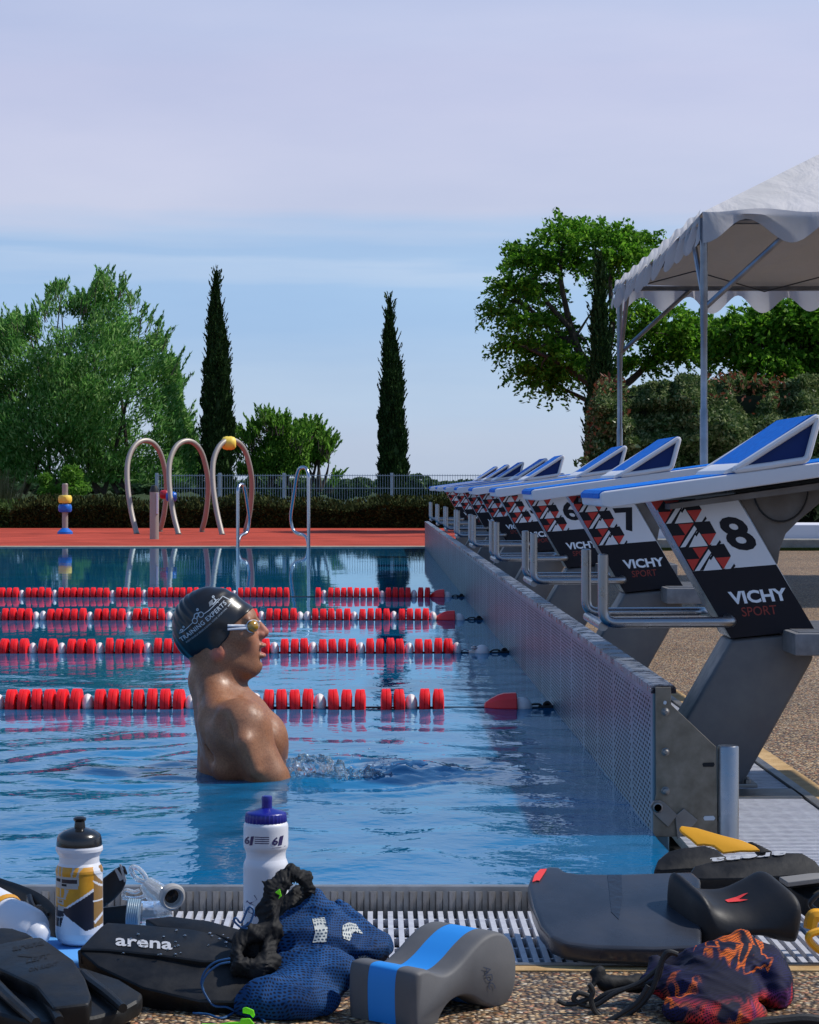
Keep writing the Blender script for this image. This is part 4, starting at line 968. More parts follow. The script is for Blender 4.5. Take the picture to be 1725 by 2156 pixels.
bl = [(1195, 475, 34, 24, 0), (1165, 500, 42, 26, -.5), (1235, 492, 48, 26, .5), (1290, 492, 44, 24, -.5), (1345, 505, 40, 24, .3), (1120, 545, 50, 34, 0), (1180, 545, 50, 36, .8), (1300, 540, 60, 36, -.8), (1370, 535, 34, 26, 0),
      (1085, 535, 26, 22, .4), (1070, 600, 40, 30, -.5), (1120, 610, 44, 30, .9), (1300, 590, 46, 28, .9), (1045, 655, 34, 26, 0), (1090, 680, 44, 30, -.6), (1140, 670, 40, 34, .5), (1070, 725, 40, 26, .2), (1130, 735, 44, 30, -.4),
      (1175, 720, 40, 32, .7), (1110, 775, 38, 24, .1), (1160, 790, 44, 26, .6), (1190, 765, 36, 30, -.3), (1130, 808, 26, 14, 0), (1165, 820, 22, 12, 0), (1385, 600, 40, 30, .5), (1420, 680, 60, 40, -.4), (1470, 700, 56, 40, .4), (1360, 700, 50, 40, .8), (1330, 650, 40, 34, -.6), (1440, 745, 60, 34, .2), (1350, 765, 46, 26, .4), (1500, 730, 40, 40, .3)]
tk = [(1262, 1050, 0), (1260, 960, 0), (1256, 880, .1), (1252, 830, .1)]
lm = [[.11, (1254, 850, 0), (1240, 790, .2), (1215, 730, .3), (1195, 660, .2), (1180, 570, 0), (1190, 490, 0)], [.09, (1254, 840, 0), (1275, 760, -.2), (1290, 680, -.3), (1285, 590, 0), (1295, 520, 0)],
      [.07, (1245, 810, 0), (1190, 770, -.3), (1140, 745, -.5), (1080, 720, -.4)], [.06, (1215, 730, .3), (1150, 680, .3), (1100, 640, 0), (1050, 630, 0)], [.08, (1256, 850, 0), (1330, 800, .4), (1390, 740, .3), (1450, 690, 0)],
      [.05, (1200, 690, .2), (1140, 620, 0), (1110, 560, 0)], [.05, (1290, 660, -.2), (1330, 590, 0), (1360, 530, 0)], [.05, (1250, 850, 0), (1200, 825, .3), (1150, 800, .3)]]
big_tree('broad umbrella-shaped green tree standing left of the tent, its limbs showing', bl, 36, 40000, tk, lm, 71, l=.15, w=.045)
bl2 = [(1600, 690, 70, 44, 0), (1680, 700, 70, 50, .5), (1760, 690, 70, 50, 0), (1560, 740, 46, 40, .3), (1640, 760, 60, 40, -.3), (1720, 770, 60, 40, .2), (1800, 750, 60, 50, 0), (1690, 650, 70, 30, 0), (1590, 800, 30, 16, 0)]
big_tree('second broad green tree seen beneath the tent valance at the right edge', bl2, 34, 26000, [(1760, 1050, 0), (1755, 900, 0), (1750, 820, 0)], [[.10, (1750, 830, 0), (1700, 770, 0), (1640, 740, 0), (1580, 720, 0)], [.08, (1752, 830, 0), (1740, 750, 0), (1690, 680, 0)], [.05, (1720, 800, 0), (1660, 800, .2), (1590, 790, .2)]], 72)
# large laurel hedge at the right
sr = np.random.default_rng(81); Yp = 30.0; root = empty('laurel_hedge', (5, Yp, -.3), 'large glossy laurel hedge with reddish tips behind the tent poles', 'hedge')
tx = [1232, 1240, 1262, 1290, 1340, 1400, 1440, 1500, 1560, 1620, 1700, 1800, 2000]; ty = [960, 850, 800, 798, 815, 800, 788, 800, 792, 805, 790, 795, 800]
k = 60000; x = sr.uniform(1228, 2000, k); y = np.interp(x, tx, ty) + sr.exponential(1, k) * 90; y = np.where(y > 1090, sr.uniform(800, 1090, k), y); tp = np.interp(x, tx, ty) + 8 * np.sin(x / 13) + 5 * np.sin(x / 5.1)
ok = y > tp; x, y, tp = x[ok], y[ok], tp[ok]
Q0 = np.stack([x, y, 0 * x], 1) / 14; bumpy = fnoise(Q0, .55, 3) * .28 + fnoise(Q0, 1.3, 4) * .16; yy = Yp + 1.0 * np.exp(-(y - tp) / 50) - bumpy + sr.exponential(.10, len(x)) + .7 * np.exp(-(x - 1228) / 18)
P = np.stack([(x - CX) * yy / FP, yy, EYE - (y - HY) * yy / FP], 1); P = P[P[:, 2] > -.1]
D = sr.normal(0, .7, P.shape) + np.array((0, -.4, .35)); foliage('foliage', P, D, .105, .050, M_phot, root)
k = 420; x = np.concatenate([sr.uniform(1235, 1700, k), sr.uniform(1232, 1290, 90)]); y = np.interp(x, tx, ty) + np.concatenate([sr.exponential(30, k) - 12, sr.uniform(0, 130, 90)])
f = fnoise(np.stack([x, y * .3, 0 * x], 1) / 20, .9, 9) > .2; x, y = x[f], y[f]; yy = Yp + .4 + sr.normal(0, .2, len(x))
P = np.stack([(x - CX) * yy / FP, yy, EYE - (y - HY) * yy / FP], 1); foliage('red_tips', P, sr.normal(0, .4, P.shape) + np.array((0, -.2, .5)) + sr.normal(0, .5, P.shape), .085, .040, M_photr, root)['kind'] = 'stuff'
mb = MB(); V = []
for a in (1246, 2000):
    pass
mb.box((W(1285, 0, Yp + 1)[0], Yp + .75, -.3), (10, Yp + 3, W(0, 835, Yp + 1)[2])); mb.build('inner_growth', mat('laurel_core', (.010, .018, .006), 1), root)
mb = MB(); sp_ = [W(1262, 1000, Yp - .1), W(1240, 985, Yp - .3), W(1216, 968, Yp - .4)]; mb.tube(sp_, [.01, .007, .003], 5); mb.build('twig', M_bark, root)
P = np.array([W(1210 + sr.uniform(0, 30), 968 + sr.uniform(-6, 14), Yp - .35) for _ in range(26)]); foliage('twig_leaves', P, sr.normal(0, .6, P.shape) + np.array((-.6, 0, .6)), .10, .04, M_phot, root)
# ================================================================ SWIMMER
YS = 5.9
def fc(x, y, dy=0.):         # face close-up pixel (+ depth offset in metres) -> world
    return W((550 + x / 2.8367) / 1.6597, (2000 + y / 2.8367) / 1.6597, YS + dy)
u_ = 1 / 3752.               # one close-up pixel in metres
def U(*a): return tuple(v * u_ for v in a)
def skull(p):
    d = ell(p, fc(540, 500), U(378, 285, 345))
    d = smin(d, ell(p, fc(440, 650), U(250, 225, 225)), .02)
    return d
def head(p):
    d = skull(p)
    d = smin(d, ell(p, fc(790, 640), U(215, 232, 300)), .025)            # face block
    d = smin(d, ell(p, fc(885, 450), U(98, 190, 110)), .015)             # forehead and brow
    for s in (-1, 1):
        d = smin(d, caps(p, fc(935, 462, s * .020), fc(900, 478, s * .050), .0085, .007), .012)   # brow ridge
        d = smin(d, caps(p, fc(610, 800, s * .050), fc(905, 965, s * .022), .020, .019), .03)     # jaw
        d = smin(d, ell(p, fc(850, 640, s * .042), U(95, 75, 80)), .02)   # cheekbone
        d = smax(d, -ell(p, fc(985, 525, s * .034), U(62, 58, 46)), .012)  # eye socket
    d = smin(d, ell(p, fc(920, 770), U(112, 135, 165)), .02)             # muzzle
    d = smin(d, ell(p, fc(948, 920), U(82, 95, 78)), .018)               # chin
    d = smin(d, ell(p, fc(800, 920), U(200, 150, 125)), .025)            # under the jaw
    d = smin(d, caps(p, fc(985, 492), fc(1068, 590), .0095, .0105), .008)  # nose
    d = smin(d, caps(p, fc(975, 560), fc(1035, 618), .011, .012), .01)
    for s in (-1, 1): d = smin(d, ell(p, fc(1022, 622, s * .0115), U(42, 26, 32)), .005)
    for s in (-1, 1): d = smax(d, -ell(p, fc(1056, 640, s * .007), U(20, 13, 14)), .003)
    d = smin(d, ell(p, fc(1040, 722), U(42, 88, 24)), .006)              # lips
    d = smin(d, ell(p, fc(1034, 824), U(46, 80, 30)), .006)
    d = smax(d, -ell(p, fc(1062, 772), U(62, 68, 20)), .004)
    d = smax(d, -ell(p, fc(1030, 876), U(34, 60, 18)), .008)
    for s in (-1, 1):                                                    # ear lobes under the cap
        d = smin(d, ell(p, fc(598, 775, s * .072), U(52, 26, 66)), .006)
        d = smax(d, -ell(p, fc(612, 770, s * .082), U(22, 16, 34)), .004)
    return d
def body(p):
    d = head(p)
    n = caps(p, fc(570, 800), fc(605, 1260), .051, .056)
    n = smin(n, caps(p, fc(640, 900), fc(650, 1230), .045, .050), .03); n = smin(n, caps(p, fc(575, 1150), fc(580, 1420), .050, .050), .03)
    for s in (-1, 1):
        n = smin(n, caps(p, fc(600, 840, s * .048), fc(800, 1270, s * .018), .0165, .012), .018)   # sternomastoid
        n = smin(n, caps(p, fc(520, 1060, s * .02), fc(600, 1400, s * .13), .040, .036), .05)       # trapezius
    d = smin(d, n, .03)
    t = ell(p, fc(840, 1850), U(400, 560, 640))
    t = smin(t, ell(p, fc(615, 1620), U(185, 520, 420)), .04)
    t = smin(t, ell(p, fc(800, 1400), U(210, 450, 160)), .05)
    t = smin(t, caps(p, fc(850, 2050), fc(840, 3000), .105, .105), .05)
    for s in (-1, 1):
        t = smin(t, ell(p, fc(1100, 1680, s * .075), U(195, 290, 270)), .045)
        t = smin(t, ell(p, fc(620, 1490, s * .10), U(180, 240, 240)), .035)      # shoulder blade
        t = smin(t, caps(p, fc(840, 1290, s * .02), fc(860, 1370, s * .16), .010, .012), .03)   # collar bone
        sh = ell(p, fc(815, 1530, s * .185), U(285, 225, 270))
        sh = smin(sh, caps(p, fc(850, 1580, s * .19), fc(1100, 2030, s * .205), .061, .052), .04)
        sh = smin(sh, caps(p, fc(1090, 2050, s * .205), fc(1600, 2520, s * .12), .047, .030), .02)
        t = smin(t, sh, .010)
        t = smin(t, caps(p, fc(640, 1560, s * .14), fc(740, 1900, s * .15), .050, .055), .035)    # lat
    d = smin(d, t, .045)
    for s in (-1, 1):       # creases between chest and arm, behind the deltoid, along the shoulder blade
        d = smax(d, -caps(p, fc(1000, 1420, s * .165), fc(1255, 1900, s * .175), .004, .010), .022)
        d = smax(d, -caps(p, fc(660, 1440, s * .235), fc(800, 1800, s * .262), .002, .006), .030)
        d = smax(d, -caps(p, fc(470, 1420, s * .10), fc(560, 1830, s * .165), .003, .005), .030)
        d = smax(d, -caps(p, fc(860, 1330, s * .06), fc(880, 1400, s * .14), .001, .003), .018)
        d = smin(d, caps(p, fc(860, 1700, s * .262), fc(960, 1960, s * .262), .018, .012), .04)
    return d
def capreg(p):
    # plane through forehead and nape, pulled down over the ears
    a, b = fc(925, 372), fc(335, 872); dx, dz = b[0] - a[0], b[2] - a[2]; L = math.hypot(dx, dz); nx_, nz_ = -dz / L, dx / L
    s = (p[0] - a[0]) * nx_ + (p[2] - a[2]) * nz_
    if (fc(500, 300)[0] - a[0]) * nx_ + (fc(500, 300)[2] - a[2]) * nz_ > 0: s = -s
    e = ell(p, fc(540, 600), U(150, 900, 175)); e2 = ell(p, fc(560, 530), U(190, 900, 190))
    return np.minimum(np.minimum(s, e), e2)
def capsdf(p):
    w = .0012 * np.sin((p[0] * 1.2 + p[2]) * 210 + 3 * np.sin(p[1] * 40)) * np.clip((fc(430, 0)[0] - p[0]) * 22, 0, 1)
    w = w + .0009 * np.sin((p[2] - p[0] * .7) * 160) * np.clip((p[2] - fc(0, 330)[2]) * 30, 0, 1)
    d = smin(skull(p), ell(p, fc(790, 640), U(215, 232, 300)), .025); d = smin(d, ell(p, fc(885, 450), U(98, 190, 110)), .015)
    d = smin(d, ell(p, fc(598, 740, -.068), U(52, 26, 80)), .02); d = smin(d, ell(p, fc(598, 740, .068), U(52, 26, 80)), .02)
    return smax(d - .0035 - w, capreg(p), .0015)
pc = fc(650, 2000); person = empty('person', (pc[0], YS, -.4), 'swimmer in a black cap and amber goggles, standing chest deep in the water facing right', 'person')
k = NB('wet_skin'); k.val('Roughness', .38); k.val('Specular IOR Level', .5); k.val('Subsurface Weight', .12); k.b.inputs['Subsurface Radius'].default_value = (.010, .004, .002); k.val('Subsurface Scale', 1.0)
c1 = k.ramp(k.noise(9, 5, .6), [(.3, (.22, .088, .040)), (.7, (.33, .145, .070))]); c2 = k.ramp(k.noise(260, 3, .6), [(.35, (.72, .68, .66)), (.62, (1.1, 1.1, 1.1))])
# redder lips, nose and ear: the skin itself is redder there
geo = k.n('ShaderNodeNewGeometry')
def near(k, c, r):
    v = k.n('ShaderNodeVectorMath', operation='DISTANCE'); k.l(geo.outputs['Position'], v.inputs[0]); v.inputs[1].default_value = tuple(c)
    m = k.n('ShaderNodeMapRange'); k.l(v.outputs['Value'], m.inputs[0]); m.inputs[1].default_value = r; m.inputs[2].default_value = r * .45; return m.outputs[0]
cc = k.mix(1, c1, c2, 'MULTIPLY')
for c, r, col, am in ((fc(1045, 722), .018, (.50, .13, .10), .8), (fc(1040, 822), .018, (.52, .13, .11), .9), (fc(1045, 590), .030, (.50, .17, .11), .7), (fc(598, 800, -.07), .026, (.46, .12, .08), .8), (fc(960, 700, -.03), .04, (.46, .19, .11), .5)):
    cc = k.mix(k.math('MULTIPLY', near(k, c, r), am), cc, col)
k.l(cc, k.b.inputs['Base Color']); k.l(k.bump(k.noise(420, 2), .12, .001, k.bump(k.noise(28, 4), .15, .006)), k.b.inputs['Normal'])
k.l(k.ramp(k.noise(30, 4), [(.4, (.40,) * 3), (.6, (.66,) * 3)]), k.b.inputs['Roughness']); M_skin = k.m
lo = fc(120, 0); Vb, Fb = nets(body, (fc(250, 0)[0] - .02, YS - .29, -.30), (fc(1850, 0)[0], YS + .29, fc(0, 120)[2]), .0032)
OBJ('body', Vb, Fb, M_skin, person, smooth=True, sharp=0, fix=True)
M_cap = mat('black_latex', (.010, .010, .012), .30, spec=.5, bump=(9, .25, .008))
Vc, Fc = nets(capsdf, (fc(130, 0)[0], YS - .10, fc(0, 920)[2]), (fc(960, 0)[0], YS + .10, fc(0, 120)[2]), .0022)
cap = OBJ('swim_cap', Vc, Fc, M_cap, person, smooth=True, sharp=0, fix=True)
def project(x, z, sdf, lift=.0008):
    x = np.asarray(x, float); z = np.asarray(z, float); y = np.full_like(x, YS - .13)
    for _ in range(60):
        dd = sdf((x, y, z)); y = y + np.clip(dd, -.003, .02) * .8
        if np.abs(dd).max() < 1e-5: break
    return np.stack([x, y - lift, z], 1)
def decal(pts2, sdf, lift=.001):
    P = np.array([fc(x, y, -.06) for x, y in pts2]); return project(P[:, 0], P[:, 2], sdf, lift)
M_print = mat('cap_print', (.40, .45, .50), .5)
mb = MB(); a = math.atan2(660 - 285, 680 - 235)
def cap_text(s, x0, y0, length, hgt, off, sp=1.0, arc=14):
    V, F, w = text(s, 1., off, 0, sp); kx = length / w; pts = []
    for x, y in V:
        X_, Y_ = x * kx, y * hgt; t = X_ / length; Y_ += -arc * 4 * t * (1 - t) * -1 * -1
        pts.append((x0 + X_ * math.cos(a) - Y_ * math.sin(a), y0 - X_ * math.sin(a) - Y_ * math.cos(a)))
    mb.add(decal(pts, capsdf), F)
cap_text('TRAINING EXPERTS', 238, 690, 590, 62, .018, 1.1)
cap_text('INDIVIDUELE BEGELEIDING VOOR SPORTERS', 290, 700, 530, 24, .0, 1.2)
def ribbon(pts, w, closed=False):
    P = np.array(pts, float); n = len(P); V = []
    Q = []
    for i in range(n - (0 if closed else 1)):
        a_, b_ = P[i], P[(i + 1) % n]; m = max(2, int(np.linalg.norm(b_ - a_) / 22)); 
        for t in np.linspace(0, 1, m, endpoint=False): Q.append(a_ + (b_ - a_) * t)
    if not closed: Q.append(P[-1])
    Q = np.array(Q); n = len(Q); T = np.roll(Q, -1, 0) - np.roll(Q, 1, 0)
    if not closed: T[0] = Q[1] - Q[0]; T[-1] = Q[-1] - Q[-2]
    T /= np.linalg.norm(T, axis=1, keepdims=True) + 1e-9; Nn = np.stack([-T[:, 1], T[:, 0]], 1)
    V = np.concatenate([Q + Nn * w / 2, Q - Nn * w / 2]); F = [(i, (i + 1) % n, (i + 1) % n + n, i + n) for i in range(n if closed else n - 1)]
    mb.add(decal(V, capsdf), F)
def circ(cx, cy, r, n=14): return [(cx + r * math.cos(t), cy + r * math.sin(t)) for t in np.linspace(0, 6.283, n, endpoint=False)]
ribbon([(212, 606), (250, 590), (300, 548), (345, 505), (352, 498)], 7); ribbon([(462, 412), (520, 372), (590, 300), (645, 238), (742, 288), (700, 338)], 7)
ribbon(circ(376, 478, 26), 7, True); ribbon(circ(436, 416, 26), 7, True); ribbon(circ(400, 368, 9), 9, True)
ribbon([(366, 455), (372, 415), (398, 400), (418, 420), (396, 440), (402, 455)], 9); ribbon([(398, 400), (430, 400)], 7)
ribbon(circ(260, 543, 8), 8, True); ribbon([(222, 590), (232, 568), (256, 566), (240, 588)], 8)
ribbon(circ(553, 244, 9), 9, True); ribbon([(560, 262), (585, 276), (568, 300), (550, 318)], 12); ribbon([(572, 282), (600, 270), (606, 262)], 7); ribbon([(580, 300), (598, 290), (606, 300)], 7)
for j in range(5): ribbon([(512 + j * 2, 300 + j * 9), (548 + j * 2, 270 + j * 9)], 4)
mb.build('cap_lettering', M_print, cap, fix=False)
# goggles
gog = empty('goggles', tuple(fc(930, 530)), None, None); gog.parent = person; gog.location = np.array(fc(930, 530)) - wpos(person)
M_lens = mat('amber_lens', (.38, .20, .010), .10, spec=.8, coat=.6); M_gw = mat('white_strap', (.58, .60, .66), .35)
def headcap(p): return np.minimum(head(p), capsdf(p))
for s in (-1, 1):
    fn = lambda p, s=s: smax(ell(p, fc(940, 534, s * .042), U(66, 80, 66)), -(head(p) - .0006), .002)
    V, F = nets(fn, fc(870, 610, s * .036) - np.array((.004, .034, .006)), fc(1030, 450, s * .036) + np.array((.004, .034, .006)), .0018)
    OBJ('lens', V, F, M_lens, gog, smooth=True, sharp=0)
mb = MB()
for yl, w0 in ((532, 28), (556, 26)):
    xs_ = np.linspace(700, 915, 12); ctr = [(x, yl + (x - 880) * .03 * (1 if yl < 550 else -1)) for x in xs_]
    P = decal(ctr, headcap, .0018); mb.add(*tube(P, w0 * u_ * .5, 8))
mb.build('strap', M_gw, gog, smooth=True)
mb = MB(); 
ring_ = [fc(945 + 57 * math.cos(t), 532 + 60 * math.sin(t), -.036 - .018 * math.cos(t * 1) * 0) for t in np.linspace(0, 6.28, 22, endpoint=False)]
P = project([r[0] for r in ring_], [r[2] for r in ring_], head, .0015); mb.add(*tube(P, .0014, 8, closed=True)); mb.tube([fc(1002, 490, -.020), fc(1020, 486, 0), fc(1002, 490, .020)], .0025, 8)
mb.build('frame', M_gw, gog, smooth=True)

# ---- the lump of water thrown up by the forearm
def splash(p):
    d = ell(p, W(655, 1612, 5.74), (.078, .050, .024)); d = smin(d, ell(p, W(735, 1632, 5.72), (.12, .045, .014)), .02)
    r = np.random.default_rng(5); s = 0
    for i in range(8):
        k = r.normal(size=3); k /= np.linalg.norm(k); f = r.uniform(110, 420); s = s + np.sin((p[0] * k[0] + p[1] * k[1] + p[2] * k[2]) * f + r.uniform(0, 6.3) + 2 * np.sin(p[0] * 70 + i)) * (130 / f)
    return d - s * .0050 + .006
V, F = nets(splash, (W(600, 0, 5.7)[0], 5.64, -.02), (W(860, 0, 5.7)[0], 5.84, .06), .0026)
tag(OBJ('splash_crest', V, F, mat('splash_crest', (.75, .85, .90), .03, trans=.9, ior=1.33, spec=.6), smooth=True, sharp=0), 'glassy crest of churned water just right of the swimmer arm', 'splash', kind='stuff')
# ================================================================ THINGS ON THE NEAR DECK
M_foam = mat('grey_foam', (.085, .085, .09), .62, spec=.35, bump=(220, .12, .001), var=(12, (.105, .105, .11)))
M_bfoam = mat('blue_foam', (.018, .22, .62), .55, spec=.35, bump=(220, .12, .001))
M_blkfoam = mat('black_foam', (.011, .011, .013), .5, spec=.35, bump=(70, .15, .002), rvar=(16, .42, .62))
M_wetgrey = mat('wet_grey_foam', (.018, .020, .026), .26, spec=.55, bump=(60, .12, .002), rvar=(6, .10, .45), var=(5, (.034, .037, .048)))
M_rub = mat('black_fin_rubber', (.0065, .0065, .007), .48, spec=.32, bump=(90, .2, .002), var=(30, (.013, .013, .014)), rvar=(14, .28, .62))
M_letter = mat('grey_lettering', (.42, .43, .46), .5)
M_redlogo = mat('red_print', (.75, .045, .04), .5)
M_yel = mat('yellow_rubber', (.80, .36, .004), .45, bump=(80, .08, .002))
M_lime = mat('lime_plastic', (.22, .85, .01), .35)
def Y_of(py, z): return FP * (EYE - z) / (py - HY)
def cen(P): return np.asarray(P).mean(0)
def layered(name_parts, outline, w, st, parent, smooth=True):
    """outline (n,3) swept along vector w; st: list of (t, inset); name_parts: [(name, t0, t1, mat)]"""
    O = spline(outline, 7, True); c = O.mean(0); n = len(O)
    T = np.roll(O, -1, 0) - np.roll(O, 1, 0); T /= np.linalg.norm(T, axis=1, keepdims=True); nn = np.cross(T, w); nn /= np.linalg.norm(nn, axis=1, keepdims=True)
    if ((O + nn * .01 - c) ** 2).sum() < ((O - c) ** 2).sum(): nn = -nn
    for nm, t0, t1, m in name_parts:
        V = []; ts = [q for q in st if t0 - 1e-6 <= q[0] <= t1 + 1e-6]; V = [O - nn * ins + w * t for t, ins in ts]; k = len(ts)
        F = [(i * n + j, i * n + (j + 1) % n, (i + 1) * n + (j + 1) % n, (i + 1) * n + j) for i in range(k - 1) for j in range(n)] + [tuple(range(n)), tuple(range((k - 1) * n, k * n))]
        OBJ(nm, np.concatenate(V), F, m, parent, smooth=smooth, sharp=50)
def slab(name, pts, Y0, z0, a, th, m, parent=None, bevel=.006, seg=3, sub=1):
    top = [PL(x, y, Y0, z0, a) for x, y in pts]; nrm = np.array((0, -a, 1.)) / math.hypot(a, 1); n = len(top)
    V = top + [p - nrm * th for p in top]; F = [tuple(range(n)), tuple(range(2 * n - 1, n - 1, -1))] + [(i, i + n, (i + 1) % n + n, (i + 1) % n) for i in range(n)]
    if bevel: V, F = bev(V, F, bevel, seg)
    return OBJ(name, V, F, m, parent, smooth=True, sharp=30)
def ptext(mb, s, x0, y0, wx, wy, hx, hy, fn, off=.02, mi=0, sp=1., shear=0.):
    """text laid along pixel vector (wx, wy) with height vector (hx, hy); fn(px, py) -> world"""
    V, F, w = text(s, 1., off, shear, sp, 2); mb.add([fn(x0 + wx * x / w + hx * y, y0 + wy * x / w + hy * y) for x, y in V], F, mi)

# ---- pull buoy, grey and blue
cb = lambda x, y: ((700 + x / 1.4375) / 1.6597, (2700 + y / 1.4375) / 1.6597)
ol = [(1088, 1040), (1104, 1003), (1150, 992), (1200, 1010), (1250, 1008), (1310, 960), (1380, 880), (1440, 825), (1500, 802), (1555, 825), (1588, 900), (1594, 1000), (1580, 1100), (1545, 1165), (1490, 1190), (1430, 1170), (1370, 1135), (1310, 1132), (1255, 1165), (1215, 1225), (1190, 1290), (1140, 1330), (1100, 1325), (1086, 1270), (1082, 1130)]
O = np.array([W(*cb(x, y), 3.245 + (x - 1090) / 500 * .17) for x, y in ol]); wv = np.array((-.100, .072, .004))
root = empty('pull_buoy', tuple(cen(O + wv / 2) * (1, 1, 0) + (0, 0, Z0)), 'grey foam pull buoy with a bright blue middle layer on the pebble deck', 'pull buoy')
layered([('grey_layer', 0, .30, M_foam), ('blue_layer', .302, .70, M_bfoam), ('grey_layer', .702, 1.0, M_foam)], O, wv,
        [(0, .006), (.02, .003), (.05, .001), (.10, 0), (.30, 0), (.302, .0004), (.5, .0002), (.70, .0004), (.702, 0), (.90, 0), (.95, .001), (.985, .003), (1, .006)], root)
M_ink = mat('marker_ink', (.02, .03, .06), .6); mb = MB()
sf = lambda x, y: W(*cb(x, y), 3.245 + (x - 1090) / 500 * .17) + np.array((.0012, -.0020, 0))
ptext(mb, 'ADC', 1418, 975, 30, 115, 48, -8, sf, 0.0); mb.build('marker_writing', M_ink, root, fix=False)

# ---- grey kickboard leaning on the pool lip
c8 = lambda x, y: ((1750 + x / 1.55) / 1.6597, (2800 + y / 1.55) / 1.6597)
kb = [(148, 450), (165, 400), (205, 368), (262, 350), (320, 352), (350, 378), (420, 388), (620, 392), (900, 382), (1040, 378), (1085, 420), (1090, 790), (840, 800), (500, 790), (350, 770), (270, 735), (215, 670), (175, 570)]
o = empty('kickboard', (.45, 3.75, Z0), 'wide dark grey kickboard leaning on the steel pool edge', 'kickboard')
slab('board', [c8(*p) for p in kb], 3.68, .010, .26, .032, M_wetgrey, o, bevel=.012, seg=4)
slab('groove', [c8(*p) for p in [(578, 398), (655, 398), (660, 520), (640, 640), (600, 600), (590, 500)]], 3.68, .0108, .26, .0005, mat('wet_patch', (.018, .018, .022), .15, spec=.6, bump=(60, .5, .003)), o, bevel=0)
slab('red_mark', [c8(*p) for p in [(172, 436), (184, 400), (215, 368), (250, 366), (240, 384), (210, 430), (196, 428)]], 3.68, .0125, .26, .0012, M_redlogo, o, bevel=0)

# ---- black saddle-shaped pull buoy
c2 = lambda x, y: ((2250 + x / 2.814) / 1.6597, (2850 + y / 2.814) / 1.6597)
ol = [(590, 900), (640, 850), (700, 880), (770, 955), (870, 1005), (1000, 1020), (1150, 1005), (1320, 930), (1470, 850), (1560, 845), (1615, 920), (1622, 1050), (1590, 1220), (1530, 1310), (1350, 1290), (1200, 1250), (1000, 1260), (820, 1330), (700, 1380), (600, 1360), (560, 1200), (565, 1020)]
OS = np.array([W(*c2(*p), 3.70) for p in ol]); OS = spline(OS, 4, True)[:, [0, 2]]; WS = (-.053, .106, .042)
def saddle(p):
    t = (p[1] - 3.70) / WS[1]; x = p[0] - WS[0] * t; z = p[2] - WS[2] * t
    x, z = np.broadcast_arrays(x, z); best = np.full(x.shape, 1e9, np.float32); ins = np.zeros(x.shape, bool); n = len(OS)
    for i in range(n):
        a, b = OS[i], OS[(i + 1) % n]; ex, ez = b - a; wx_, wz_ = x - a[0], z - a[1]
        q = np.clip((wx_ * ex + wz_ * ez) / (ex * ex + ez * ez + 1e-12), 0, 1); best = np.minimum(best, (wx_ - ex * q) ** 2 + (wz_ - ez * q) ** 2)
        c = (a[1] > z) != (b[1] > z); ins ^= c & (x < (b[0] - a[0]) * (z - a[1]) / (b[1] - a[1] + 1e-12) + a[0])
    d = np.sqrt(best) * np.where(ins, -1, 1)
    return smax(d, (np.abs(t - .5) - .5) * WS[1] - .002, .034)
root = empty('pull_buoy', tuple(W(*c2(950, 1000), 3.75) * (1, 1, 0) + (0, 0, Z0)), 'black saddle-shaped pull buoy with a small red logo, leaning on the kickboard', 'pull buoy')
V, F = nets(saddle, (W(*c2(120, 0), 3.7)[0] - .02, 3.60, Z0), (W(*c2(1700, 0), 3.8)[0], 3.92, W(*c2(0, 440), 3.85)[2]), .003)
OBJ('foam_body', V, F, M_blkfoam, root, smooth=True, sharp=0)
def onface(x, y, Yg, sdf=None): return W(*c2(x, y), Yg)
mb = MB(); Yl = 3.712
pts = [(800, 838), (830, 828), (905, 808), (985, 775), (1030, 765), (940, 826), (1030, 832), (960, 848), (830, 858)]
# lay the logo on the saddle: find the surface by ray casting
bpy.context.view_layer.update(); dg = bpy.context.evaluated_depsgraph_get()
def cast(px_, py_, lift=.0012, names=None):
    d_ = Vector(W(px_, py_, 1.0)) - Vector((0, 0, EYE)); d_.normalize(); o_ = Vector((0, 0, EYE)) + d_ * 2.2
    for _ in range(6):
        ok, loc, nr, fi, ob, mtx = S.ray_cast(dg, o_, d_)
        if not ok: return W(px_, py_, 3.8)
        if names is None or any(ob.name.startswith(n_) for n_ in names): return np.array(loc + nr * (lift if nr.dot(d_) < 0 else -lift))
        o_ = loc + d_ * .0005
    return np.array(loc)
P = [cast(*c2(*p), names=['foam_body']) for p in pts]
mb.add(P, [(0, 1, 8), (1, 2, 7, 8), (2, 3, 5), (3, 4, 5), (2, 5, 7), (5, 6, 7)]); mb.build('red_logo', M_redlogo, root, fix=False)

# ---- black fins with a yellow blade, stacked at the right
root = empty('swim_fin', (.75, 3.98, Z0), 'black swim fin lying upside down with a yellow blade, at the right', 'swim fin')
slab('rear_pocket', [c2(*p) for p in [(100, 535), (140, 430), (240, 345), (420, 305), (600, 288), (700, 320), (800, 390), (900, 450), (700, 520), (400, 530), (180, 545)]], 4.04, .045, .8, .03, M_rub, root, bevel=.006)
slab('yellow_blade', [c2(*p) for p in [(350, 128), (372, 100), (520, 120), (760, 190), (960, 240), (1100, 300), (1148, 342), (1060, 347), (960, 345), (785, 365), (690, 295), (600, 280), (530, 285), (460, 222), (372, 158)]], 4.00, .085, 1.4, .008, M_yel, root, bevel=.002)
slab('heel_tip', [c2(*p) for p in [(1015, 262), (1060, 252), (1150, 290), (1270, 352), (1150, 372), (1100, 300)]], 4.03, .085, 1.0, .02, M_rub, root, bevel=.003)
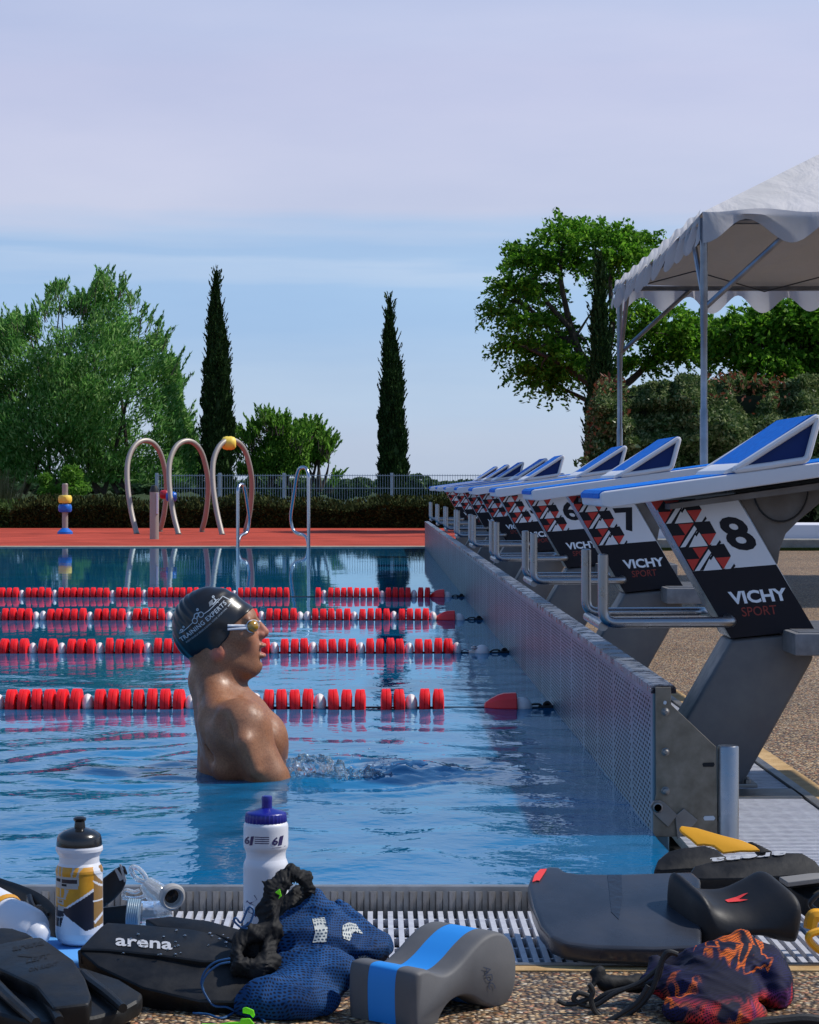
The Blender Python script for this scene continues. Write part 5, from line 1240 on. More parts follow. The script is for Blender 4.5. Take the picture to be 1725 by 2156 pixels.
slab('foot_pocket', [c2(*p) for p in [(420, 612), (500, 492), (640, 455), (1000, 405), (1400, 360), (1560, 362), (1690, 440), (1750, 520), (1790, 575), (1500, 590), (1340, 600), (1000, 620), (600, 628)]], 3.95, .045, .75, .035, M_rub, root, bevel=.005)
slab('sole_edge', [c2(*p) for p in [(1330, 602), (1800, 545), (1900, 560), (1900, 600), (1420, 660)]], 3.93, .040, .5, .01, mat('grey_edge', (.20, .19, .18), .5), root, bevel=.002)
slab('side_rail', [c2(*p) for p in [(1400, 640), (1900, 590), (1900, 850), (1600, 820), (1450, 720)]], 3.95, .01, .5, .04, M_rub, root, bevel=.004)
mb = MB(); fn = lambda x, y: PL(*c2(x, y), 3.95, .0465, .75) + np.array((0, -.001, .001))
ptext(mb, 'arena', 1405, 352, -750, 72, -20, 78, fn, .022); mb.build('lettering', M_letter, root, fix=False)

# ---- yellow strap loops at the right edge
root = empty('yellow_strap', (.85, 3.72, Z0), 'yellow plastic strap loops at the right edge beside the black saddle buoy', 'strap')
mb = MB()
lp = [W(*c2(*p), 3.68) for p in [(1625, 1220), (1640, 1170), (1720, 1140), (1850, 1130), (1900, 1250), (1850, 1340), (1760, 1340), (1680, 1290)]]
mb.add(*tube(spline(lp, 6, True), .008, 8, closed=True, flat=(1.2, .8))); mb.build('buckle_loop', M_yel, root, smooth=True)
mb = MB(); mb.tube(spline([W(*c2(*p), 3.76) for p in [(1640, 1110), (1660, 1000), (1720, 985), (1850, 1000), (1900, 1060)]], 6), .012, 8); mb.build('strap_end', M_yel, root, smooth=True)
mb = MB(); mb.tube(spline([W(*c2(*p), 3.80) for p in [(1900, 780), (1740, 770), (1660, 830), (1640, 880), (1700, 930), (1800, 960)]], 6), .0045, 8); mb.build('cord', M_black, root, smooth=True)

# ---- water bottles
def painted_lathe(name, prof, cx, Yb, s, paint, mats, parent, n=160, rows=130):
    """prof: (py, r px); s metres per photo pixel; paint(px, py)->material index"""
    py = [p[0] for p in prof]; rr = [p[1] for p in prof]; yy = sorted(set(list(np.linspace(py[0], py[-1], rows)) + py)); c = W(cx, 0, Yb)[0]; V = []; a = np.linspace(0, 2 * np.pi, n, endpoint=False)
    for y in yy: r = np.interp(y, py, rr) * s; V.append(np.stack([c + r * np.cos(a), Yb + r * np.sin(a), np.full(n, EYE - (y - HY) * Yb / FP)], 1))
    F, M = [], []
    for i in range(len(yy) - 1):
        ym = (yy[i] + yy[i + 1]) / 2; r = np.interp(ym, py, rr)
        for j in range(n):
            am = a[j] + np.pi / n; F.append((i * n + j, i * n + (j + 1) % n, (i + 1) * n + (j + 1) % n, (i + 1) * n + j)); M.append(paint(cx + r * math.cos(am), ym) if math.sin(am) < 0 else paint(cx - r * math.cos(am), ym))
    F += [tuple(range(n)), tuple(range((len(yy) - 1) * n, len(yy) * n))]; M += [0, 0]
    return OBJ(name, np.concatenate(V), F, mats, parent, smooth=True, sharp=40, FM=M)
def inpoly(x, y, P):
    r = False; j = len(P) - 1
    for i in range(len(P)):
        if (P[i][1] > y) != (P[j][1] > y) and x < (P[j][0] - P[i][0]) * (y - P[i][1]) / (P[j][1] - P[i][1]) + P[i][0]: r = not r
        j = i
    return r
M_bw = mat('white_plastic', (.60, .61, .66), .35, sss=.0, bump=(20, .03, .002)); M_bgold = mat('gold_print', (.58, .27, .012), .4, var=(90, (.50, .22, .01))); M_bnavy = mat('navy_print', (.010, .011, .022), .35); M_bbrown = mat('brown_print', (.24, .13, .035), .4); M_blk = mat('black_plastic', (.010, .010, .011), .22, spec=.6); M_bgrey = mat('pale_grey_print', (.33, .32, .31), .5)
zf = lambda x, y: (x * 5.505, (y - 1777.4) * 5.505)     # photo pixel -> close-up pixel
layers = [(1, [(650, 235), (1112, 232), (1112, 480), (810, 690), (660, 700)]), (4, [(1108, 232), (1215, 222), (1215, 905), (1112, 935)]),
          (2, [(810, 695), (1112, 515), (1116, 938), (1030, 960), (890, 870), (775, 775), (730, 925), (655, 920), (655, 700)]), (0, [(808, 680), (1112, 480), (1113, 515), (812, 702)]),
          (3, [(650, 345), (948, 345), (945, 480), (650, 480)]), (2, [(740, 370), (928, 370), (928, 410), (740, 410)]), (5, [(670, 372), (725, 372), (725, 402), (670, 402)]), (5, [(745, 425), (810, 425), (805, 452), (745, 452)]),
          (3, [(690, 232), (702, 232), (708, 345), (694, 345)]), (3, [(738, 232), (752, 232), (748, 345), (734, 345)]), (3, [(872, 232), (905, 232), (872, 345), (850, 345)]), (3, [(950, 232), (1000, 232), (950, 290), (945, 345), (915, 345)]),
          (3, [(720, 480), (735, 480), (735, 575), (722, 575)]), (3, [(780, 480), (835, 482), (795, 580), (770, 580)]), (3, [(668, 580), (800, 585), (800, 600), (668, 596)]),
          (3, [(690, 610), (770, 612), (768, 660), (690, 656)]), (4, [(705, 622), (750, 622), (750, 640), (705, 640)]), (3, [(690, 675), (775, 680), (770, 735), (690, 730)]), (3, [(712, 810), (722, 810), (716, 925), (702, 925)]), (3, [(665, 805), (770, 800), (770, 815), (665, 825)]),
          (0, [(1100, 235), (1150, 235), (1195, 330), (1205, 470), (1180, 400), (1112, 300)]), (0, [(1100, 380), (1150, 420), (1212, 475), (1210, 500), (1108, 410)]), (0, [(1105, 618), (1215, 622), (1215, 642), (1105, 638)]), (0, [(1112, 860), (1215, 750), (1215, 790), (1125, 890)]),
          (0, [(768, 762), (880, 845), (1030, 962), (1200, 935), (1200, 1200), (700, 1200), (655, 920), (900, 935), (885, 905)])]
def paintA(px_, py_):
    x, y = zf(px_, py_); r = 0
    if y < 232: return 0
    for m_, P in layers:
        if inpoly(x, y, P): r = m_
    return r
YA = 3.65; sA = YA / FP
bA = empty('water_bottle', (W(167, 0, YA)[0], YA, 0), 'white sports bottle with gold and navy print and a black lid, at the left', 'bottle', None)
painted_lathe('bottle_body', [(1778, 40), (1780, 48), (1784, 49.5), (1790, 49.5), (1797, 45), (1802, 42), (1815, 42), (1822, 46), (1829, 49.5), (1834, 50), (1838, 49), (1960, 50), (1972, 48), (1980, 43), (1985, 34), (1987, 20)], 167, YA, sA, paintA, [M_bw, M_bgold, M_bnavy, M_bgrey, M_bbrown, M_dark], bA)
def lid(prof, cx, Yb, m, parent, nm='lid', flut=0):
    mb = MB(); s = Yb / FP; P = [(r * s, EYE - (y - HY) * Yb / FP) for y, r in prof]; V, F = lathe(P, (W(cx, 0, Yb)[0], Yb, 0), 64)
    if flut: a = np.arctan2(V[:, 1] - Yb, V[:, 0] - W(cx, 0, Yb)[0]); zt, zb = P[flut[0]][1], P[flut[1]][1]; m_ = (V[:, 2] <= zt + 1e-4) & (V[:, 2] >= zb - 1e-4); V[m_, :2] += np.stack([np.cos(a[m_]), np.sin(a[m_])], 1) * (np.cos(a[m_] * 32)[:, None] * .0007)
    mb.add(V, F); return mb.build(nm, m, parent, smooth=True, sharp=40)
lid([(1742, 12), (1747, 26), (1750, 34), (1757, 44), (1764, 46.5), (1774, 48), (1779, 48), (1780, 40)], 167, YA, M_blk, bA)
lid([(1719, 3), (1720, 10), (1723, 14), (1727, 13), (1730, 10.5), (1743, 12), (1745, 12)], 168, YA, M_blk, bA, 'nozzle')
YB_ = 3.66; sB = YB_ / FP
bB = empty('water_bottle', (W(560, 0, YB_)[0], YB_, Z0), 'tall white sports bottle with a dark blue lid behind the blue mesh bag', 'bottle')
painted_lathe('bottle_body', [(1729, 40), (1731, 44), (1735, 46.5), (1740, 47.2), (1778, 47.2), (1784, 46.5), (1790, 43), (1797, 41.5), (1806, 42), (1813, 45), (1819, 47), (1826, 47.5), (2020, 47.5), (2032, 44), (2036, 36)], 560, YB_, sB, lambda x, y: 0, [M_bw], bB, n=64, rows=40)
M_lidb = mat('dark_blue_plastic', (.006, .010, .20), .35)
lid([(1700, 10), (1704, 20), (1707, 30), (1709, 37), (1711, 41), (1714, 42.5), (1729, 43.5), (1731, 42), (1731, 30)], 560, YB_, M_lidb, bB, flut=(4, 7))
lid([(1675, 3), (1676, 10), (1680, 11.5), (1686, 11), (1702, 11)], 562, YB_, M_lidb, bB, 'nozzle')
def wrap(cx, Yb, rad, lift=.0006):
    c = W(cx, 0, Yb)[0]
    def f(px_, py_):
        q = np.clip((px_ - cx) / rad, -.995, .995); r = rad * Yb / FP + lift; al = math.asin(q); return np.array((c + r * math.sin(al), Yb - r * math.cos(al), EYE - (py_ - HY) * Yb / FP))
    return f
M_logo = mat('purple_print', (.020, .012, .085), .4); mb = MB(); wf = wrap(560, YB_, 47.2)
for x0, sz in ((572, .9), (514, .8)):
    ptext(mb, '6', x0 + 2, 1773, 14 * sz, -1, 3, -22, wf, .03); ptext(mb, '1', x0 + 17 * sz, 1774, 8 * sz, -1, 5, -26, wf, .03)
for j in range(4): mb.add([wf(x, y) for x, y in ((539, 1755 + j * 4.3), (555, 1755 + j * 4.3), (569, 1755.2 + j * 4.3), (569, 1757 + j * 4.3), (555, 1757 + j * 4.3), (539, 1757 + j * 4.3))], [(0, 1, 4, 5), (1, 2, 3, 4)])
mb.add([wf(x, y) for x, y in ((575, 1778), (590, 1778), (602, 1777), (602, 1778), (590, 1779), (575, 1779))], [(0, 1, 4, 5), (1, 2, 3, 4)])
ptext(mb, '6', 514, 1922, 32, 2, 6, -62, wf, .035); ptext(mb, '1', 548, 1922, 16, 0, 14, -70, wf, .05)
mb.build('printed_logo', M_logo, bB, fix=False)
# bottle lying at the left edge
root = empty('water_bottle', (-.60, 3.62, 0), 'white bottle with an orange mark lying on its side at the left edge', 'bottle')
p0, p1 = W(-60, 1890, 3.74), W(92, 1975, 3.60); mb = MB(); d_ = p1 - p0
rad = [(0, .034), (.25, .037), (.45, .037), (.50, .033), (.56, .034), (.62, .036), (.80, .036), (.86, .032), (.90, .020), (.93, .022), (.97, .018), (1.0, .012)]
P = np.array([p0 + d_ * t for t, r in rad]); mb.tube(P, [r for t, r in rad], 28); mb.build('bottle_body', M_bw, root, smooth=True, sharp=60)
mb = MB(); mb.tube([p0 + d_ * t for t in (.46, .50)], [.0376, .0345], 28, cap=False); mb.build('orange_band', M_bgold, root, smooth=True)

# ---- pale blue kickboard under the left bottle
mb = MB(); mb.prism([(-.60, 3.545), (-.585, 3.53), (-.33, 3.53), (-.315, 3.545), (-.305, 3.76), (-.33, 3.80), (-.57, 3.80), (-.60, 3.76)], lambda u, v, s: (u, v, -.0005 - .036 * s), bevel=.006, seg=3)
tag(mb.build('kickboard', mat('pale_blue_foam', (.10, .33, .72), .5, bump=(200, .1, .001)), smooth=True), 'light blue kickboard lying flat under the gold printed bottle', 'kickboard')

# ---- swim fins
z0f = lambda x, y: (x / 5.505, 1777.4 + y / 5.505)
root = empty('swim_fin', (-.50, 3.33, Z0), 'black rubber swim fin with embossed lettering in the lower left corner', 'swim fin')
def zslab(nm, pts, Y0, z0, a, th, m=M_rub, b=.005): return slab(nm, [z0f(*p) for p in pts], Y0, z0, a, th, m, root, bevel=b * 1.9)
zslab('foot_pocket', [(-260, 1250), (-100, 1000), (0, 950), (150, 960), (330, 1020), (420, 1075), (0, 1200), (-200, 1500)], 3.42, .045, .3, .05)
zslab('sole_plate', [(-60, 1160), (150, 1120), (400, 1075), (490, 1075), (640, 1180), (850, 1330), (990, 1550), (1060, 1760), (1030, 1850), (620, 1895), (420, 1640), (-60, 1420)], 3.34, .038, .16, .035)
zslab('blade', [(-250, 1440), (300, 1500), (640, 1400), (980, 1420), (1400, 1560), (1660, 1720), (1620, 1800), (1400, 1925), (1100, 2000), (690, 2062), (420, 2075), (-250, 1900)], 3.34, .012, .14, .028)
for nm, pts in (('rib', [(425, 1630), (520, 1760), (600, 1890), (690, 2050)]), ('rib', [(960, 1525), (1060, 1610), (1250, 1750), (1425, 1905)]), ('rib', [(-120, 1560), (0, 1680), (200, 1870), (420, 2068)])):
    mb = MB(); P = spline([PL(*z0f(*p), 3.34, .022, .14) for p in pts], 6); mb.tube(P, np.linspace(.010, .007, len(P)), 10); mb.build(nm, M_rub, root, smooth=True)
M_emb = mat('embossed_rubber', (.004, .004, .005), .6); mb = MB(); f0 = lambda x, y: PL(*z0f(x, y), 3.34, .0388, .16)
ptext(mb, 'arena', 140, 1235, 370, -75, 10, -90, f0, .03); ptext(mb, 'LEFT', 300, 1375, 270, -60, 10, -75, f0, .03); ptext(mb, 'ON RIGHT', 330, 1475, 340, -75, 8, -60, f0, .03)
mb.add([f0(*p) for p in [(190, 1290), (260, 1270), (400, 1290), (380, 1310), (240, 1300)]], [(0, 1, 2, 3, 4)]); mb.build('embossed_lettering', M_emb, root, fix=False)

root = empty('swim_fin', (-.35, 3.42, Z0), 'long black swim fin with pale lettering between the bottle and the blue bag', 'swim fin')
slab('sole_plate', [(166, 1998), (190, 1972), (212, 1950), (225, 1941), (300, 1946), (400, 1955), (455, 1966), (500, 1990), (510, 2020), (430, 2024), (330, 2010), (230, 2000)], 3.42, .038, .38, .03, M_rub, root, bevel=.005)
slab('side_wall', [(160, 1996), (230, 1999), (330, 2010), (430, 2024), (510, 2022), (540, 2060), (520, 2110), (420, 2108), (300, 2080), (205, 2035)], 3.38, .010, .55, .04, M_rub, root, bevel=.006)
slab('heel_cup', [(305, 1935), (360, 1928), (440, 1938), (520, 1960), (500, 1985), (455, 1968), (330, 1950)], 3.55, .045, .4, .03, M_rub, root, bevel=.004)
mb = MB(); fn = lambda x, y: PL(x, y, 3.42, .0392, .38)
ptext(mb, 'arena', 243, 1990, 120, 9, 1, -33, fn, .022); mb.build('lettering', M_letter, root, fix=False)
sr = np.random.default_rng(4); mb = MB()
for _ in range(26):
    p = fn(sr.uniform(250, 490), sr.uniform(1955, 2012)); r = sr.uniform(.0012, .0026); mb.lathe([(r, 0), (r * .8, r * .5), (0, r * .7)], p, 8)
o = mb.build('water_drops', mat('water_drop', (.5, .55, .6), .03, trans=.9, ior=1.33), root, smooth=True); o['kind'] = 'stuff'
# straps behind the bottle
root = empty('fin_strap', (-.58, 3.78, Z0), 'black rubber heel strap with ribbed side, behind the bottles at the left', 'strap')
P = spline([W(x, y, Y_) for x, y, Y_ in ((-60, 1840, 3.9), (0, 1868, 3.86), (45, 1888, 3.82), (85, 1912, 3.78), (112, 1945, 3.74), (122, 1985, 3.72))], 8); mb = MB(); mb.add(*tube(P, np.linspace(.012, .030, len(P)), 12, flat=(.45, 1))); mb.build('strap_band', M_rub, root, smooth=True)
mb = MB(); 
for j in range(8): mb.box(tuple(W(82 + j * 3.2, 1908 + j * 4.2, 3.735) - np.array((.004, .002, .002))), tuple(W(82 + j * 3.2, 1908 + j * 4.2, 3.735) + np.array((.004, .004, .0014))))
mb.tube(spline([W(62, 1888, 3.79), (W(66, 1905, 3.77)), W(78, 1922, 3.76)], 5), .006, 8); mb.build('grip_ribs', M_blk, root)
root = empty('buckle_strap', (-.45, 3.78, Z0), 'black strap with a pale striped buckle sticking up right of the gold bottle', 'strap')
pts = [z0f(*p) for p in [(1190, 400), (1320, 300), (1400, 250), (1450, 330), (1462, 450), (1420, 540), (1330, 640), (1200, 740), (1150, 700)]]
mb = MB(); mb.prism(pts, lambda u, v, s: W(u, v, 3.76 + .035 * s), bevel=.004, seg=3); mb.build('strap_band', M_rub, root, smooth=True)
mb = MB(); mb.prism([z0f(*p) for p in [(1325, 290), (1350, 275), (1440, 400), (1390, 430)]], lambda u, v, s: W(u, v, 3.757 + .01 * s), bevel=.001); mb.build('pale_stripe', M_bgrey, root)
mb = MB(); mb.prism([z0f(*p) for p in [(1380, 235), (1405, 232), (1470, 420), (1440, 445)]], lambda u, v, s: W(u, v, 3.755 + .03 * s), bevel=.001); mb.build('buckle_frame', M_bgrey, root)
mb = MB(); mb.prism([z0f(*p) for p in [(1410, 245), (1450, 260), (1482, 345), (1460, 365)]], lambda u, v, s: W(u, v, 3.755 + .03 * s), bevel=.002); mb.build('buckle', M_blk, root)
mb = MB(); mb.prism([(205, 1912), (270, 1905), (330, 1908), (330, 1946), (210, 1950)], lambda u, v, s: W(u, v, 3.83 + .04 * s), bevel=.004); mb.build('strap_base', M_rub, root, smooth=True)

# ---- clear snorkel mouthpiece
M_clear = mat('clear_silicone', (.80, .86, .90), .12, trans=.75, ior=1.35, spec=.6, alpha=.75)
c1_ = lambda x, y: ((150 + x / 3.136) / 1.6597, (2780 + y / 3.136) / 1.6597)
root = empty('snorkel', (-.34, 3.70, 0), 'clear silicone snorkel mouthpiece with a round grey valve, right of the gold bottle', 'snorkel')
mb = MB(); P = spline([W(*c1_(*p), 3.72) for p in [(1120, 950), (1180, 1010), (1260, 1090), (1330, 1170), (1360, 1240)]], 6); mb.tube(P, np.interp(np.linspace(0, 1, len(P)), [0, .4, 1], [.012, .019, .023]), 20, cap=False); mb.build('tube', M_clear, root, smooth=True)
mb = MB(); P = spline([W(*c1_(*p), 3.69) for p in [(1400, 1270), (1300, 1290), (1180, 1300), (1080, 1300)]], 6); mb.tube(P, np.interp(np.linspace(0, 1, len(P)), [0, .3, 1], [.016, .021, .022]), 20, cap=False); mb.build('side_tube', M_clear, root, smooth=True)
M_cup = mat('pale_blue_silicone', (.22, .33, .42), .3, spec=.5, trans=.2)
mb = MB(); a0, a1 = W(*c1_(1060, 1298), 3.69), W(*c1_(925, 1290), 3.69)
mb.tube([a0 + (a1 - a0) * t for t in np.linspace(0, 1, 13)], [.0235 + .0012 * (j % 2) for j in range(13)], 22); mb.build('ribbed_cup', M_cup, root, smooth=True, sharp=25)
c = W(*c1_(1425, 1120), 3.675); mb = MB(); V, F = lathe([(.0135, .012), (.0205, .012), (.0225, .004), (.021, -.002), (.0175, -.004), (.0145, -.001), (.0135, .006)], (0, 0, 0), 28, 1)
Rm = np.array(Matrix.Rotation(R(25), 3, 'Z') @ Matrix.Rotation(R(12), 3, 'X')); mb.add(V @ Rm.T + c, F); mb.build('valve_ring', M_bgrey, root, smooth=True)
mb = MB(); V, F = lathe([(.014, .010), (.012, .006), (.005, .005), (0, .003)], (0, 0, 0), 20, 1); mb.add(V @ Rm.T + c, F); mb.build('valve', M_blk, root, smooth=True)
mb = MB(); P = spline([W(*c1_(*p), 3.72) for p in [(1120, 950), (1040, 920), (980, 850), (975, 790), (1040, 800), (1110, 870), (1140, 930)]], 6); mb.tube(P, .0045, 8); mb.add(*tube(spline([W(*c1_(*p), 3.71) for p in [(1130, 1100), (1040, 1130), (940, 1130), (880, 1110), (910, 1040), (1000, 1060), (1060, 1040)]], 6), .006, 8, flat=(1, .6))); mb.build('bite_tabs', M_clear, root, smooth=True)

# ---- mesh bags
def k_mesh(name, base, hi, hole, pitch=.0056, pattern=None, sc=(1, 1), off=0.):
    k = NB(name); k.val('Roughness', .75); k.val('Specular IOR Level', .2)
    sp = k.n('ShaderNodeSeparateXYZ'); k.l(k.mapped((1, 1, 1), (R(18), R(off), 0)), sp.inputs[0])
    dn = k.noise(14, 3); dx = k.math('MULTIPLY', k.math('SUBTRACT', dn, .5), .035); dn2 = k.noise(11, 3, vec=k.mapped((1, 1.3, 1), (1, 1, 1))); dz = k.math('MULTIPLY', k.math('SUBTRACT', dn2, .5), .035)
    x = k.math('ADD', k.math('ADD', sp.outputs[0], dx), k.math('MULTIPLY', sp.outputs[1], .7)); z = k.math('ADD', sp.outputs[2], dz)
    v = k.math('DIVIDE', z, pitch * .85 * sc[1]); row = k.math('FLOOR', v); u = k.math('ADD', k.math('DIVIDE', x, pitch * sc[0]), k.math('MULTIPLY', k.math('PINGPONG', row, 1.0), .5))
    fu = k.math('SUBTRACT', k.math('FRACT', u), .5); fv = k.math('SUBTRACT', k.math('FRACT', v), .5); r = k.math('SQRT', k.math('ADD', k.math('MULTIPLY', fu, fu), k.math('MULTIPLY', k.math('MULTIPLY', fv, fv), 1.2)))
    h = k.ramp(r, [(.26, (1,) * 3), (.40, (0,) * 3)])
    col = k.mix(k.ramp(k.noise(8, 4), [(.35, (0,) * 3), (.65, (1,) * 3)]), base, hi) if pattern is None else pattern(k)
    k.l(k.mix(h, col, hole), k.b.inputs['Base Color']); k.l(k.bump(h, -.6, .002), k.b.inputs['Normal']); return k.m
M_bluemesh = k_mesh('blue_net', (.004, .032, .11), (.007, .062, .20), (.0015, .006, .022))
M_whitemesh = k_mesh('white_net_print', (.42, .44, .42), (.55, .56, .52), (.05, .08, .12))
bg = lambda x, y: ((700 + x / 2.3) / 1.6597, (2980 + y / 2.3) / 1.6597)
def Bp(x, y, Y): return W(*bg(x, y), Y)
e1 = 1 / (2.3 * 1.6597) * 3.4 / FP      # metres per close-up pixel
def wrinkle(p, sd, amp=.0035):
    r = np.random.default_rng(sd); s = 0
    for i in range(7):
        k = r.normal(size=3); k /= np.linalg.norm(k); f = r.uniform(35, 120); ph = (p[0] * k[0] + p[1] * k[1] + p[2] * k[2]) * f + r.uniform(0, 6.3)
        s = s + (1 - np.abs(np.sin(ph + .9 * np.sin(ph * .37)))) ** 2 * (60 / f)
    return -s * amp * .5
def bagA(p):
    E = lambda x, y, Y, rx, ry, rz: ell(p, Bp(x, y, Y), (rx * e1, ry, rz * e1))
    d = caps(p, Bp(520, 1230, 3.33), Bp(1080, 960, 3.40), 235 * e1, 205 * e1)
    d = smin(d, E(760, 1180, 3.34, 380, .065, 190), .015)
    d = smin(d, caps(p, Bp(640, 700, 3.46), Bp(930, 330, 3.50), 120 * e1, 60 * e1), .02)
    d = smin(d, caps(p, Bp(930, 380, 3.50), Bp(1130, 640, 3.48), 90 * e1, 150 * e1), .02)
    d = smin(d, caps(p, Bp(1120, 410, 3.52), Bp(1460, 760, 3.50), 60 * e1, 110 * e1), .015)
    d = smin(d, caps(p, Bp(700, 700, 3.46), Bp(1380, 790, 3.47), 130 * e1, 110 * e1), .02)
    d = smin(d, caps(p, Bp(1120, 410, 3.53), Bp(950, 560, 3.52), 50 * e1, 80 * e1), .01)
    d = smin(d, E(900, 720, 3.47, 370, .05, 240), .02); d = smin(d, E(1250, 760, 3.49, 260, .05, 130), .02)
    d = smin(d, E(850, 950, 3.42, 330, .06, 200), .015)
    d = d + wrinkle(p, 3, .0060) + .008
    return smax(d, Z0 + .001 - p[2], .004)
root = empty('mesh_bag', (W(640, 0, 3.4)[0], 3.4, Z0), 'slumped blue mesh bag with a black drawstring collar, in front of the tall white bottle', 'bag')
Va, Fa = nets(bagA, (Bp(200, 0, 3.4)[0], 3.20, Z0 - .01), (Bp(1640, 0, 3.4)[0], 3.62, Bp(0, 230, 3.5)[2] + .01), .0032)
bago = OBJ('net_body', Va, Fa, M_bluemesh, root, smooth=True, sharp=0)
bpy.context.view_layer.update(); dg = bpy.context.evaluated_depsgraph_get()
for pts in ([(900, 535), (1000, 525), (1022, 610), (1012, 715), (905, 728), (925, 640)], [(1140, 590), (1190, 562), (1245, 575), (1305, 655), (1230, 640), (1200, 712), (1145, 690)], [(1270, 830), (1330, 825), (1400, 860), (1280, 865)]):
    mb = MB(); P = np.array(pts, float); cxy = P.mean(0); Q = []
    n_ = 8; ringp = []
    B_ = []
    for i in range(len(P)):
        for t in np.linspace(0, 1, n_, endpoint=False): B_.append(P[i] + (P[(i + 1) % len(P)] - P[i]) * t)
    B_ = np.array(B_); rings = [cxy + (B_ - cxy) * q for q in np.linspace(.05, 1, 12)]; n_ = len(B_)
    V = [cast(*bg(*q), lift=.0012, names=['net_body']) for r_ in rings for q in r_]
    F = [(i * n_ + j, i * n_ + (j + 1) % n_, (i + 1) * n_ + (j + 1) % n_, (i + 1) * n_ + j) for i in range(11) for j in range(n_)]
    mb.add(V, F); mb.build('white_print', M_whitemesh, root, fix=False)
M_cloth = mat('black_nylon', (.006, .006, .007), .7, spec=.25, bump=(60, .4, .004), var=(40, (.011, .011, .012)))
def collar(p):
    L = lambda pts, Yv, rs: [ (Bp(*pts[i], Yv[i]), Bp(*pts[i + 1], Yv[i + 1]), rs[i] * e1, rs[i + 1] * e1) for i in range(len(pts) - 1)]
    segs = L([(560, 640), (545, 470), (590, 310), (660, 200), (740, 160), (820, 190), (865, 280), (850, 380)], [3.44, 3.44, 3.45, 3.46, 3.47, 3.48, 3.49, 3.50], [80, 85, 60, 52, 58, 60, 55, 50])
    segs += L([(560, 640), (430, 660), (320, 720), (285, 810), (330, 900), (450, 930), (540, 860), (560, 740)], [3.43, 3.41, 3.40, 3.39, 3.38, 3.38, 3.40, 3.42], [90, 62, 52, 50, 58, 80, 90, 80])
    segs += L([(700, 560), (760, 400), (840, 300)], [3.50, 3.52, 3.53], [110, 90, 60])
    d = None
    for a_, b_, ra, rb in segs: q = caps(p, a_, b_, ra, rb); d = q if d is None else smin(d, q, .008)
    d = smin(d, ell(p, Bp(430, 800, 3.43), (130 * e1, .015, 120 * e1)), .006)
    for (cx_, cy_), n_ in (((700, 330), 30), ((430, 790), 26)):
        c = Bp(cx_, cy_, 3.45); th = np.arctan2(p[2] - c[2], p[0] - c[0]); rr = np.sqrt((p[0] - c[0]) ** 2 + (p[2] - c[2]) ** 2)
        d = d + .0015 * np.sin(n_ * th + 2.0 * np.sin(rr * 160) + 60 * p[1]) * np.exp(-(rr / .07) ** 2)
    return d + wrinkle(p, 17, .0075) + wrinkle(p, 19, .0045) + .008
V, F = nets(collar, (Bp(170, 0, 3.4)[0], 3.34, Bp(0, 1050, 3.36)[2]), (Bp(990, 0, 3.5)[0], 3.58, Bp(0, 60, 3.5)[2]), .0026)
OBJ('drawstring_collar', V, F, M_cloth, root, smooth=True, sharp=0)
M_cord = mat('blue_cord', (.010, .07, .20), .55, bump=(400, .4, .001)); mb = MB()
for pts, Yc_ in (([(380, 610), (320, 595), (270, 545), (290, 525), (330, 560), (390, 440), (430, 470), (400, 560), (340, 600)], 3.36), ([(240, 880), (150, 900), (60, 970), (15, 1060), (40, 1140), (110, 1230), (220, 1245), (330, 1300), (420, 1310)], 3.33), ([(240, 850), (120, 880), (40, 950), (10, 1040), (30, 1110), (90, 1210)], 3.35)):
    mb = MB(); mb.add(*tube(spline([Bp(x, y, Yc_) for x, y in pts], 8), .0017, 7)); mb.build('cord', M_cord, root, smooth=True)
mb = MB(); mb.add(*tube(spline([G(700 / 1.6597 + x / 2.3 / 1.6597, (2980 + y / 2.3) / 1.6597, Z0 + .003) for x, y in ((-60, 1290), (60, 1300), (180, 1330), (330, 1260), (440, 1290), (520, 1360))], 8), .0018, 7))
mb.build('cord', M_cord, root, smooth=True)
mb = MB(); mb.prism([bg(*p) for p in [(600, 320), (640, 290), (650, 330), (655, 350), (625, 378), (640, 345)]], lambda u, v, s: W(u, v, 3.425 + .006 * s), bevel=.001); mb.build('lime_toggle', M_lime, root)
# lime green buckle on the deck
root = empty('cord_buckle', (-.22, 3.24, Z0), 'lime green plastic cord buckle on the pebbles at the bottom edge', 'buckle')
mb = MB(); mb.prism([bg(*p) for p in [(340, 1250), (370, 1240), (430, 1265), (440, 1310), (425, 1330), (400, 1300), (340, 1290)]], lambda u, v, s: W(u, v, 3.26 + .012 * s), bevel=.0015)
mb.build('clip', M_lime, root); mb = MB(); mb.prism([bg(*p) for p in [(325, 1335), (400, 1330), (450, 1395), (420, 1400), (150, 1405), (0, 1400), (10, 1372), (150, 1378), (230, 1362), (320, 1360)]], lambda u, v, s: W(u, v, 3.25 + .014 * s), bevel=.0015); mb.build('buckle_frame', M_lime, root)

